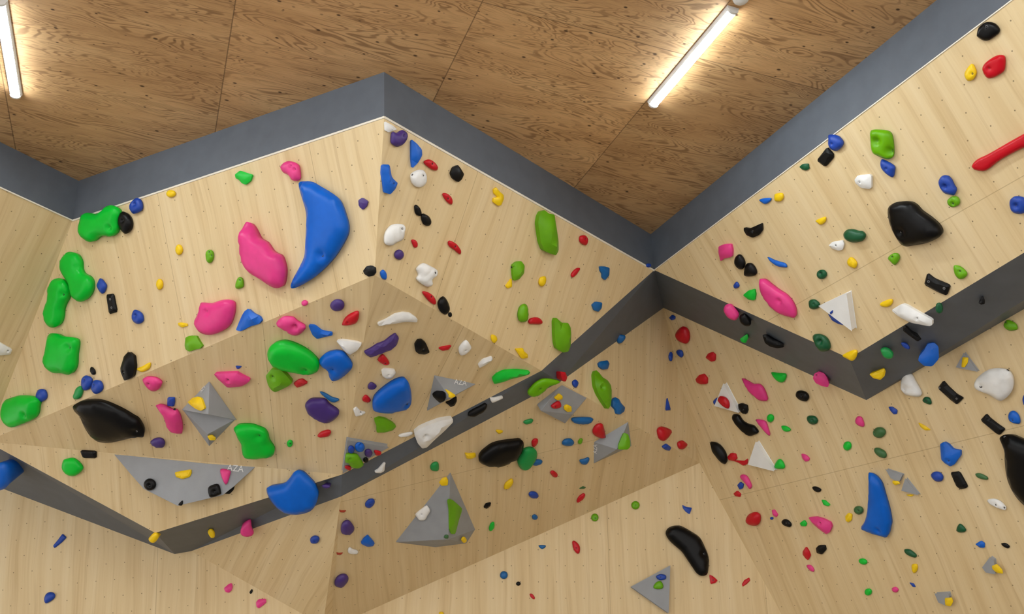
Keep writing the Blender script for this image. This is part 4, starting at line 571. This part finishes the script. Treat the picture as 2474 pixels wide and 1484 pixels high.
def emission(name, rgb, s):
    k = N(name)
    k.b.inputs['Base Color'].default_value = (.9, .9, .9, 1)
    k.b.inputs['Emission Color'].default_value = rgb; k.b.inputs['Emission Strength'].default_value = s
    return k.m
def mesh(name, verts, faces, mat, parent=None, smooth=False):
    me = bpy.data.meshes.new(name); me.from_pydata([tuple(v) for v in verts], [], faces); me.update()
    if mat: me.materials.append(mat)
    if smooth: me.polygons.foreach_set('use_smooth', [True] * len(me.polygons))
    o = bpy.data.objects.new(name, me); COL.objects.link(o)
    if parent: o.parent = parent
    return o
def tag(o, label, cat, group=None):
    o['label'] = label; o['category'] = cat
    if group: o['group'] = group
    return o
def empty(name, loc):
    o = bpy.data.objects.new(name, None); o.empty_display_size = .1; o.location = loc; COL.objects.link(o); return o
def box(lo, hi):
    x0, y0, z0 = lo; x1, y1, z1 = hi
    v = [(x, y, z) for x in (x0, x1) for y in (y0, y1) for z in (z0, z1)]
    return v, [(0, 1, 3, 2), (4, 6, 7, 5), (0, 4, 5, 1), (2, 3, 7, 6), (0, 2, 6, 4), (1, 5, 7, 3)]
# ------------------------------------------------------------------ materials
M_CEIL = ceiling_mat()
M_BAND = paint('grey_paint', (.117, .134, .160, 1), .5, .08, 90, .35, .04)
M_EDGE = paint('pale_edge_strip', (.86, .80, .68, 1), .6, .05, 60)
M_VOL = paint('grey_volume_paint', (.34, .355, .38, 1), .6, .35, 420, .3, .03)
M_WVOL = paint('white_volume_paint', (.86, .86, .855, 1), .55, .2, 420, .3, .02)
M_BOLT = paint('dark_steel', (.02, .02, .022, 1), .4, 0, 100, .5)
M_STEEL = paint('grey_steel', (.16, .16, .165, 1), .35, 0, 100, .6)
M_LET = paint('white_lettering', (.82, .82, .82, 1), .6, 0)
HC = {'G': (0, 196, 52), 'L': (104, 172, 0), 'D': (4, 84, 48), 'M': (30, 150, 74), 'F': (62, 108, 62), 'B': (0, 98, 205), 'N': (24, 68, 168),
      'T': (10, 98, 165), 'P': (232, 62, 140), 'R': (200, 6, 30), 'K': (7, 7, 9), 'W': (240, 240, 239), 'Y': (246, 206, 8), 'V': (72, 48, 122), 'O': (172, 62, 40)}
CN = {'G': 'bright green', 'L': 'lime', 'D': 'dark green', 'M': 'mid green', 'F': 'muted green', 'B': 'blue', 'N': 'navy', 'T': 'teal blue', 'P': 'pink', 'R': 'red',
      'K': 'black', 'W': 'white', 'Y': 'yellow', 'V': 'purple', 'O': 'rusty red'}
M_H, M_HS = {}, {}
for c, rgb in HC.items():
    lin = srgb(*rgb)
    nm = CN[c].replace(' ', '_')
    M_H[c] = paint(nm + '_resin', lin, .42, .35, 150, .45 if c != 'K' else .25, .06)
    M_HS[c] = paint(nm + '_smooth_resin', lin, .34, .10, 130, .28 if c != 'K' else .2, .05)
# ------------------------------------------------------------------ the wall panels, bands, fascia, ceiling, floor
SEAM = {'P7': ((.655,), ()), 'Q4': ((-.40, .86), (1.25,)), 'P3': ((), (-.42,)), 'Q2c': ((-.30,), ()), 'P2': ((), (-.62, .58)), 'Q1': ((), (.95,)), 'Q3': ((), (-.02 - .2, .98)), 'P6': ((), (.1,)), 'P4': ((), (.35, -.55))}
NAMES = {'P1': 'wall_left', 'P2': 'wall_upper_left', 'P3': 'wall_upper_right', 'P4': 'wall_overhang_left', 'P5': 'wall_overhang_bottom_left', 'P6': 'wall_overhang_right',
         'P7': 'wall_right', 'Q1': 'wall_lower_left', 'Q2a': 'wall_lower_overhang_left', 'Q2s': 'wall_lower_overhang_left', 'Q2c': 'wall_lower_overhang_right', 'Q2b': 'wall_lower_upper_right', 'Q3': 'wall_lower_right',
         'Q4': 'wall_right_lower', 'RET': 'wall_return', 'BL': 'trim_band_left', 'BD': 'trim_band_front', 'BE': 'trim_band_inner', 'BB': 'trim_band_corner', 'BR': 'trim_band_right',
         'BRR': 'trim_band_far_right', 'BLL': 'trim_band_far_left'}
def panel(key, pts, mat):
    pts = [Vector(p) for p in pts]
    if key in FRAME: o, u, v, n = [Vector(t) for t in FRAME[key]]
    else:
        o = sum(pts, Vector()) / len(pts); n = (pts[1] - pts[0]).cross(pts[2] - pts[0]).normalized()
        if n.dot(Vector((0, 0, 1.6)) - o) < 0: n = -n
        u = n.cross(Vector((0, 0, 1))).normalized(); v = u.cross(n)
    nn = sum(((pts[i] - pts[0]).cross(pts[(i + 1) % len(pts)] - pts[0]) for i in range(1, len(pts) - 1)), Vector())
    if nn.dot(n) < 0: pts.reverse()
    ob = mesh(NAMES[key], pts, [list(range(len(pts)))], mat)
    uvl = ob.data.uv_layers.new(name='UV')
    for l in ob.data.loops:
        p = ob.data.vertices[l.vertex_index].co - o
        uvl.data[l.index].uv = (p.dot(u), p.dot(v))
    so = ob.modifiers.new('Thickness', 'SOLIDIFY'); so.thickness = .018; so.offset = -1
    ob['kind'] = 'structure'
    return ob
for i, (key, pts) in enumerate(POLY.items()):
    if key[0] == 'B': panel(key, pts, M_BAND)
    else:
        sv, su = SEAM.get(key, ((), ()))
        panel(key, pts, plywood('birch_plywood_' + key, i + 1, sv, su, key not in ('RET',), 1.0))
for i in range(4):                                             # grey fascia under the ceiling
    q = [Vector(TOP[i]), Vector(TOP[i + 1]), Vector(BOT[i + 1]), Vector(BOT[i])]
    n = (q[1] - q[0]).cross(q[2] - q[0])
    if n.dot(Vector((0, 0, 1.6)) - q[0]) < 0: q.reverse()
    f = mesh(('trim_fascia_far_left', 'trim_fascia_left', 'trim_fascia_middle', 'trim_fascia_right')[i], q, [(0, 1, 2, 3)], M_BAND)
    so = f.modifiers.new('Thickness', 'SOLIDIFY'); so.thickness = .018; so.offset = -1
    f['kind'] = 'structure'
    # thin pale strip just under the fascia
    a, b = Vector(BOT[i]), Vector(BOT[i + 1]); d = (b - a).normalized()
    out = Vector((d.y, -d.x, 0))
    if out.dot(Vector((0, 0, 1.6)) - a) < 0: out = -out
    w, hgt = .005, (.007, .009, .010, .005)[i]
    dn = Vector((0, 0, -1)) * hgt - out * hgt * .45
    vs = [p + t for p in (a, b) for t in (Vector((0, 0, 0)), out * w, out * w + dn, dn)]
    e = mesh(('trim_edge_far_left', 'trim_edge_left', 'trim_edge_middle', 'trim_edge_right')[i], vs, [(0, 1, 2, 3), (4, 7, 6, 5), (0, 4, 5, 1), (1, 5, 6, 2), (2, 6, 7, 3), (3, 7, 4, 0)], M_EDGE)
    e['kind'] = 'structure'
CZ = 5.0
CC, CS = math.cos(math.radians(20.5)), math.sin(math.radians(20.5))
def cuv(x, y): return x * CC + y * CS, -x * CS + y * CC
def cxy(u, v): return u * CC - v * CS, u * CS + v * CC
cp = [(-9, -5, CZ), (-9, 9, CZ), (9, 9, CZ), (9, -5, CZ)]
ce = mesh('ceiling', cp, [(0, 1, 2, 3)], M_CEIL)
uvl = ce.data.uv_layers.new(name='UV')
for l in ce.data.loops:
    p = ce.data.vertices[l.vertex_index].co; uvl.data[l.index].uv = cuv(p.x, p.y)
so = ce.modifiers.new('Thickness', 'SOLIDIFY'); so.thickness = .02; so.offset = -1
ce['kind'] = 'structure'
fl = mesh('floor', [(-9, -5, 0), (9, -5, 0), (9, 9, 0), (-9, 9, 0)], [(0, 1, 2, 3)], paint('grey_mat_vinyl', (.40, .395, .39, 1), .6, .1, 30))
so = fl.modifiers.new('Thickness', 'SOLIDIFY'); so.thickness = .05; so.offset = -1
fl['kind'] = 'structure'
# ------------------------------------------------------------------ ceiling strip lights: two in view, the rest added to light the walls
M_TUBE = emission('lit_strip_diffuser', (.86, .96, 1, 1), TUBE_STRENGTH)
M_BATTEN = paint('white_batten_enamel', (.78, .78, .77, 1), .4, 0)
TUBES = [(-1.11, 4.45, 5.29, 'strip light at the picture edge, above the bright face'), (2.41, 3.20, 4.07, 'strip light in front of the big slanting wall'),
         (-1.11, 3.40, 4.25, 'added strip light out of the picture, next along the left row'),
         (.02, 2.75, 3.60, 'added strip light out of the picture, nearest to the nose of the wall'), (-1.11, 2.35, 3.20, 'added strip light behind the viewer, near the left wall'),
         (2.41, 1.55, 2.40, 'added strip light overhead, near the right wall'), (.02, 1.70, 2.55, 'added strip light overhead, second of the middle row'), (.02, .65, 1.50, 'added strip light overhead, in the middle row'),
         (-1.11, .05, .90, 'added strip light further behind, left row'), (2.41, -.65, .2, 'added strip light further behind, right row'), (.02, -1.4, -.55, 'added strip light further behind, middle row')]
def light(u, v0, v1, label):
    r = empty('ceiling_light', (*cxy(u, (v0 + v1) / 2), CZ)); r.rotation_euler = (0, 0, math.radians(20.5))
    tag(r, label, 'ceiling light', 'strip lights on the plywood ceiling')
    L = (v1 - v0) / 2
    # batten with sloped sides
    w0, w1, h = .034, .026, .022
    prof = [(-w0, 0), (w0, 0), (w0, -.010), (w1, -h), (-w1, -h), (-w0, -.010)]
    n = len(prof)
    vs = [(x, s * L, z) for s in (-1, 1) for x, z in prof]
    mesh('batten', vs, [list(range(n))[::-1], list(range(n, 2 * n))] + [(i, (i + 1) % n, n + (i + 1) % n, n + i) for i in range(n)], M_BATTEN, r)
    rr, k = .025, 10
    arc = [(rr * math.cos(math.pi * i / k), -h - .7 * rr * math.sin(math.pi * i / k)) for i in range(k + 1)]
    n = len(arc)
    vs = [(x, s * (L - .012), z) for s in (-1, 1) for x, z in arc]
    mesh('diffuser', vs, [list(range(n)), list(range(n, 2 * n))[::-1]] + [(i, n + i, n + i + 1, i + 1) for i in range(n - 1)] + [(0, n - 1, 2 * n - 1, n)], M_TUBE, r, True)
    for s in (-1, 1):
        arc2 = [(1.15 * x, z * 1.08 + .001) for x, z in arc]
        vs = [(x, s * (L - .012) + t, z) for t in (0, s * .014) for x, z in arc2]
        mesh('end_cap', vs, [list(range(n)), list(range(n, 2 * n))[::-1]] + [(i, n + i, n + i + 1, i + 1) for i in range(n - 1)] + [(0, n - 1, 2 * n - 1, n)], M_BATTEN, r)
for t in TUBES: light(*t)
# small white end piece, shaped for the bright spot past the right strip light
px, py = cxy(2.41, 3.13)
ring = 16
vs, fs = [], []
for j in range(5):
    a = math.pi / 2 * j / 4
    for i in range(ring):
        b = 2 * math.pi * i / ring
        vs.append((.042 * math.cos(a) * math.cos(b), .042 * math.cos(a) * math.sin(b), -.03 * math.sin(a) - .004))
for i in range(ring): vs.append((vs[i][0], vs[i][1], 0))
for j in range(4):
    for i in range(ring): fs.append((j * ring + i, (j + 1) * ring + i, (j + 1) * ring + (i + 1) % ring, j * ring + (i + 1) % ring))
for i in range(ring): fs.append((5 * ring + i, i, (i + 1) % ring, 5 * ring + (i + 1) % ring))
fs.append([5 * ring + i for i in range(ring)])
sd = mesh('ceiling_end_piece', vs, fs, M_BATTEN, None, True); sd.location = (px, py, CZ)
tag(sd, 'small white dome on the ceiling at the end of a strip light', 'sensor')
# ------------------------------------------------------------------ volumes
for col, label, vs, fs, let in VOLUMES:
    vs = [Vector(v) for v in vs]; c = sum(vs, Vector()) / len(vs)
    o = mesh('climbing_volume', [v - c for v in vs], fs, M_VOL if col == 'E' else M_WVOL); o.location = c
    bv = o.modifiers.new('Edge', 'BEVEL'); bv.width = .003; bv.segments = 2
    tag(o, label, 'climbing volume', 'grey wooden volumes' if col == 'E' else 'white triangle volumes')
    if let:
        a, b, n = Vector(let[0]), Vector(let[1]), Vector(let[2])
        x = (b - a).normalized(); n = (n - x * n.dot(x)).normalized(); y = n.cross(x)
        cu = bpy.data.curves.new('lettering', 'FONT'); cu.body = 'AZA'; cu.extrude = .004; cu.size = 1; cu.resolution_u = 3
        tmp = bpy.data.objects.new('tmp_text', cu); COL.objects.link(tmp)
        bpy.context.view_layer.update()
        me = bpy.data.meshes.new_from_object(tmp.evaluated_get(bpy.context.evaluated_depsgraph_get()))
        bpy.data.objects.remove(tmp); bpy.data.curves.remove(cu)
        w = max(v.co.x for v in me.vertices) or 1
        s = (b - a).length / w
        m = Matrix(((x.x, y.x, n.x, a.x - c.x), (x.y, y.y, n.y, a.y - c.y), (x.z, y.z, n.z, a.z - c.z), (0, 0, 0, 1))) @ Matrix.Scale(s, 4)
        me.transform(m); me.materials.clear(); me.materials.append(M_LET)
        t = bpy.data.objects.new('lettering', me); COL.objects.link(t); t.parent = o; t['label'] = 'white lettering on the grey volume'
# ------------------------------------------------------------------ holds
def catmull(P, k):
    out = []; n = len(P)
    for i in range(n):
        p0, p1, p2, p3 = P[i - 1], P[i], P[(i + 1) % n], P[(i + 2) % n]
        for j in range(k):
            t = j / k; t2, t3 = t * t, t * t * t
            out.append(.5 * (2 * p1 + (p2 - p0) * t + (2 * p0 - 5 * p1 + 4 * p2 - p3) * t2 + (3 * p1 - p0 - 3 * p2 + p3) * t3))
    return out
def chaikin(P, q=.12):
    out = []
    for i in range(len(P)):
        a, b = P[i], P[(i + 1) % len(P)]
        out += [a.lerp(b, q), a.lerp(b, 1 - q)]
    return out
def inside(p, P):
    r = False; j = len(P) - 1
    for i in range(len(P)):
        if (P[i].y > p.y) != (P[j].y > p.y) and p.x < (P[j].x - P[i].x) * (p.y - P[i].y) / (P[j].y - P[i].y) + P[i].x: r = not r
        j = i
    return r
def dist(p, P):
    m = 1e9
    for i in range(len(P)):
        a, b = P[i - 1], P[i]; d = b - a; l = d.length_squared
        t = 0 if l == 0 else max(0, min(1, (p - a).dot(d) / l))
        m = min(m, (p - a - d * t).length)
    return m
def build_hold(col, fac, st, H, ctr, outline, bolts, label, size, deep):
    rnd = random.Random(label)
    o, ex, ey, n = [Vector(t) for t in FRAME[fac]]
    H /= 1000; deep /= 1000
    P = [Vector((outline[i] / 1000, outline[i + 1] / 1000)) for i in range(0, len(outline), 2)]
    B = [Vector((bolts[i] / 1000, bolts[i + 1] / 1000)) for i in range(0, len(bolts), 2)]
    P = catmull(P, 4 if len(P) < 12 else 3) if st in 'dsr' else chaikin(P)
    if sum(P[i - 1].x * P[i].y - P[i].x * P[i - 1].y for i in range(len(P))) < 0: P.reverse()
    # clean coincident points
    Q = [P[0]]
    for p in P[1:]:
        if (p - Q[-1]).length > 6e-4: Q.append(p)
    if (Q[0] - Q[-1]).length < 6e-4: Q.pop()
    P = Q
    x0, x1 = min(p.x for p in P), max(p.x for p in P); y0, y1 = min(p.y for p in P), max(p.y for p in P)
    dm = 0
    for i in range(14):
        for j in range(14):
            p = Vector((x0 + (x1 - x0) * (i + .5) / 14, y0 + (y1 - y0) * (j + .5) / 14))
            if inside(p, P): dm = max(dm, dist(p, P))
    dm = dm or .005
    sp = dm * {'d': .42, 's': .26, 'r': .30, 'f': .62, 'w': .5}[st]
    I = []
    j = 0; y = y0 + sp * .5
    while y < y1:
        x = x0 + sp * (.5 if j % 2 else 0.1)
        while x < x1:
            jit = sp * (.30 if st == 'f' else .12)
            p = Vector((x + rnd.uniform(-jit, jit), y + rnd.uniform(-jit, jit)))
            if inside(p, P) and dist(p, P) > sp * .42: I.append(p)
            x += sp
        y += sp * .87; j += 1
    for b in B:                                     # extra points so that the bolt recess is really there
        rb0 = max(.010, dm * .30)
        I = [p for p in I if (p - b).length > rb0 * 1.5]
        for rr, nn in ((0, 1), (.45, 6), (.9, 8), (1.4, 10)):
            for i in range(nn):
                q = b + Vector((math.cos(6.2832 * i / nn), math.sin(6.2832 * i / nn))) * rb0 * rr
                if inside(q, P) and dist(q, P) > sp * .15: I.append(q)
    if not I: I = [sum(P, Vector((0, 0))) / len(P)]
    tooth = 'tooth-shaped hold left' in label
    ang = rnd.uniform(0, 6.28); td = Vector((math.cos(ang), math.sin(ang))); R = max(x1 - x0, y1 - y0) / 2
    h0 = .45 * H; top = H - h0
    rb = max(.010, dm * .30)
    pocket = 'pocket' in label or 'disc' in label or 'doughnut' in label or 'ring' in label.split()
    def height(p):
        t = min(1, dist(p, P) / dm)
        if st == 'd': h = math.sqrt(max(0, 1 - (1 - t) ** 2))
        elif st == 's': h = math.sqrt(max(0, 1 - (1 - min(1, t * 1.45)) ** 2)) * (.88 + .22 * td.dot(p) / R)
        elif st == 'r':
            h = math.sqrt(max(0, 1 - (1 - t) ** 2)) * (.9 + .18 * math.sin(p.dot(td) * 95 + 2 * math.sin(p.x * 60)) + .12 * td.dot(p) / R)
        elif st == 'f': h = min(1, .25 + t * .95) * (.88 + .30 * td.dot(p) / R)
        else: h = min(1, t * 3.2)
        z = h0 + top * h
        if tooth:                                   # one broad flat facet on the upper side
            dd = Vector((.80, .60)); s_ = (p - Vector((-.30 * R, -.62 * R))).dot(Vector((dd.y, -dd.x)))
            if s_ > 0: z = min(z, h0 + top - s_ * 1.0)
        if st != 'w':
            for b in B:
                z -= (.62 if pocket else .30) * H * math.exp(-((p - b).length / (rb * (1.15 if pocket else .75))) ** 2)
        return max(z, .12 * H)
    npt = len(P)
    vin = P + I
    vc, _, fc, _, _, _ = delaunay_2d_cdt([v.copy() for v in vin], [(i, (i + 1) % npt) for i in range(npt)], [], 1, 1e-6)
    V, edge = [], []
    for k, p in enumerate(vc):
        if k < npt: V.append(Vector((p.x, p.y, h0)))
        else:
            z = height(p)
            if st == 'f' and not any((p - b).length < max(.010, dm * .30) * 1.6 for b in B): z += rnd.uniform(-.09, .09) * H
            V.append(Vector((p.x, p.y, z)))
    F = [list(f) for f in fc]
    F = [f if (vc[f[1]] - vc[f[0]]).cross(vc[f[2]] - vc[f[0]]) > 0 else f[::-1] for f in F]
    # outer loop from the faces (edges used once)
    cnt = {}
    for f in F:
        for i in range(len(f)):
            e = (f[i], f[(i + 1) % len(f)]); cnt[e] = 1
    loop = [e for e in cnt if (e[1], e[0]) not in cnt]
    c2 = sum(P, Vector((0, 0))) / npt
    ins = {'d': .90, 's': .95, 'r': .93, 'f': .97, 'w': .99}[st]
    base = {}
    def bv(i, lvl):
        if (i, lvl) not in base:
            p = V[i].to_2d()
            if lvl == 0: q = Vector((*(c2 + (p - c2) * ins), -.0005 if not deep else -.05 * deep))
            else: q = Vector((*(c2 + (p - c2) * .55), -deep))
            base[(i, lvl)] = len(V); V.append(q)
        return base[(i, lvl)]
    lv = 2 if deep else 1
    for a, b in loop:
        F.append([b, a, bv(a, 0), bv(b, 0)])
        if deep: F.append([bv(b, 0), bv(a, 0), bv(a, 1), bv(b, 1)])
    nxt = {a: b for a, b in loop}
    start = next(iter(nxt)); cap = [start]; q = nxt[start]
    while q != start and len(cap) < 400: cap.append(q); q = nxt.get(q, start)
    F.append([bv(i, lv - 1) for i in cap][::-1])
    W = Matrix(((ex.x, ey.x, n.x, 0), (ex.y, ey.y, n.y, 0), (ex.z, ey.z, n.z, 0), (0, 0, 0, 1)))
    flip = W.to_3x3().determinant() < 0
    if flip: F = [f[::-1] for f in F]
    loc = o + ex * (ctr[0] / 1000) + ey * (ctr[1] / 1000)
    R3 = W.to_3x3()
    nm = 'foothold' if size == 's' else 'sloper_hold' if size == 'l' else 'climbing_hold'
    mat = (M_HS if st == 's' else M_H)[col]
    ob = mesh(nm, [R3 @ v for v in V], F, mat, None, st in 'dsr')
    ob.location = loc
    if st == 'f':
        ob.data.polygons.foreach_set('use_smooth', [True] * len(ob.data.polygons)); ob.data.set_sharp_from_angle(angle=math.radians(34))
    if st == 'w':
        b_ = ob.modifiers.new('Edge', 'BEVEL'); b_.width = .003; b_.segments = 2; b_.limit_method = 'ANGLE'
    tag(ob, label, 'climbing hold', CN[col] + ' climbing holds')
    for b in B:
        z = height(b); r0 = .0095 if dm > .06 else .0075 if dm > .03 else .006
        k = 10
        vs = [R3 @ Vector((b.x + r0 * math.cos(2 * math.pi * i / k), b.y + r0 * math.sin(2 * math.pi * i / k), z + t)) for t in (-.006, .0025) for i in range(k)]
        vs += [R3 @ Vector((b.x + r0 * .5 * math.cos(2 * math.pi * i / 6), b.y + r0 * .5 * math.sin(2 * math.pi * i / 6), z + t)) for t in (.0025, -.002) for i in range(6)]
        fs = [list(range(k))[::-1]] + [(i, (i + 1) % k, k + (i + 1) % k, k + i) for i in range(k)]
        # top annulus (fan between outer ring and hex socket), socket walls and bottom
        outer, inner, inn2 = list(range(k, 2 * k)), list(range(2 * k, 2 * k + 6)), list(range(2 * k + 6, 2 * k + 12))
        io = [round(i * 6 / k) % 6 for i in range(k)]
        for i in range(k):
            a_, b2 = io[i], io[(i + 1) % k]
            fs.append((outer[i], outer[(i + 1) % k], inner[b2], inner[a_]) if a_ != b2 else (outer[i], outer[(i + 1) % k], inner[a_]))
        fs += [(inner[i], inner[(i + 1) % 6], inn2[(i + 1) % 6], inn2[i]) for i in range(6)] + [inn2]
        if flip: fs = [tuple(reversed(f)) for f in fs]
        mesh('bolt', vs, fs, M_STEEL if col == 'K' else M_BOLT, ob)
    return ob
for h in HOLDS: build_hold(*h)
# ------------------------------------------------------------------ light, camera, look
sc = bpy.context.scene
w = bpy.data.worlds.new('room_ambient_fill'); sc.world = w; w.use_nodes = True  # added even ambient fill, standing in for light from the open room
w.node_tree.nodes['Background'].inputs[0].default_value = (1.0, .97, .93, 1)
w.node_tree.nodes['Background'].inputs[1].default_value = WORLD
cam = bpy.data.cameras.new('camera'); co = bpy.data.objects.new('camera', cam); COL.objects.link(co)
cam.sensor_width = 36; cam.lens = 36 * 2300 / 2474; cam.clip_start = .05
co.location = (0, 0, 1.6); co.rotation_euler = (math.radians(90 + 24), 0, 0)
sc.camera = co
sc.view_settings.view_transform = 'Standard'; sc.view_settings.look = 'None'
sc.view_settings.exposure = EXPOSURE; sc.view_settings.gamma = 1; sc.view_settings.use_curve_mapping = False
sc.cycles.use_denoising = True
sc.cycles.max_bounces = 4; sc.cycles.diffuse_bounces = 3; sc.cycles.glossy_bounces = 2
sc.cycles.use_adaptive_sampling = True; sc.cycles.adaptive_threshold = .12
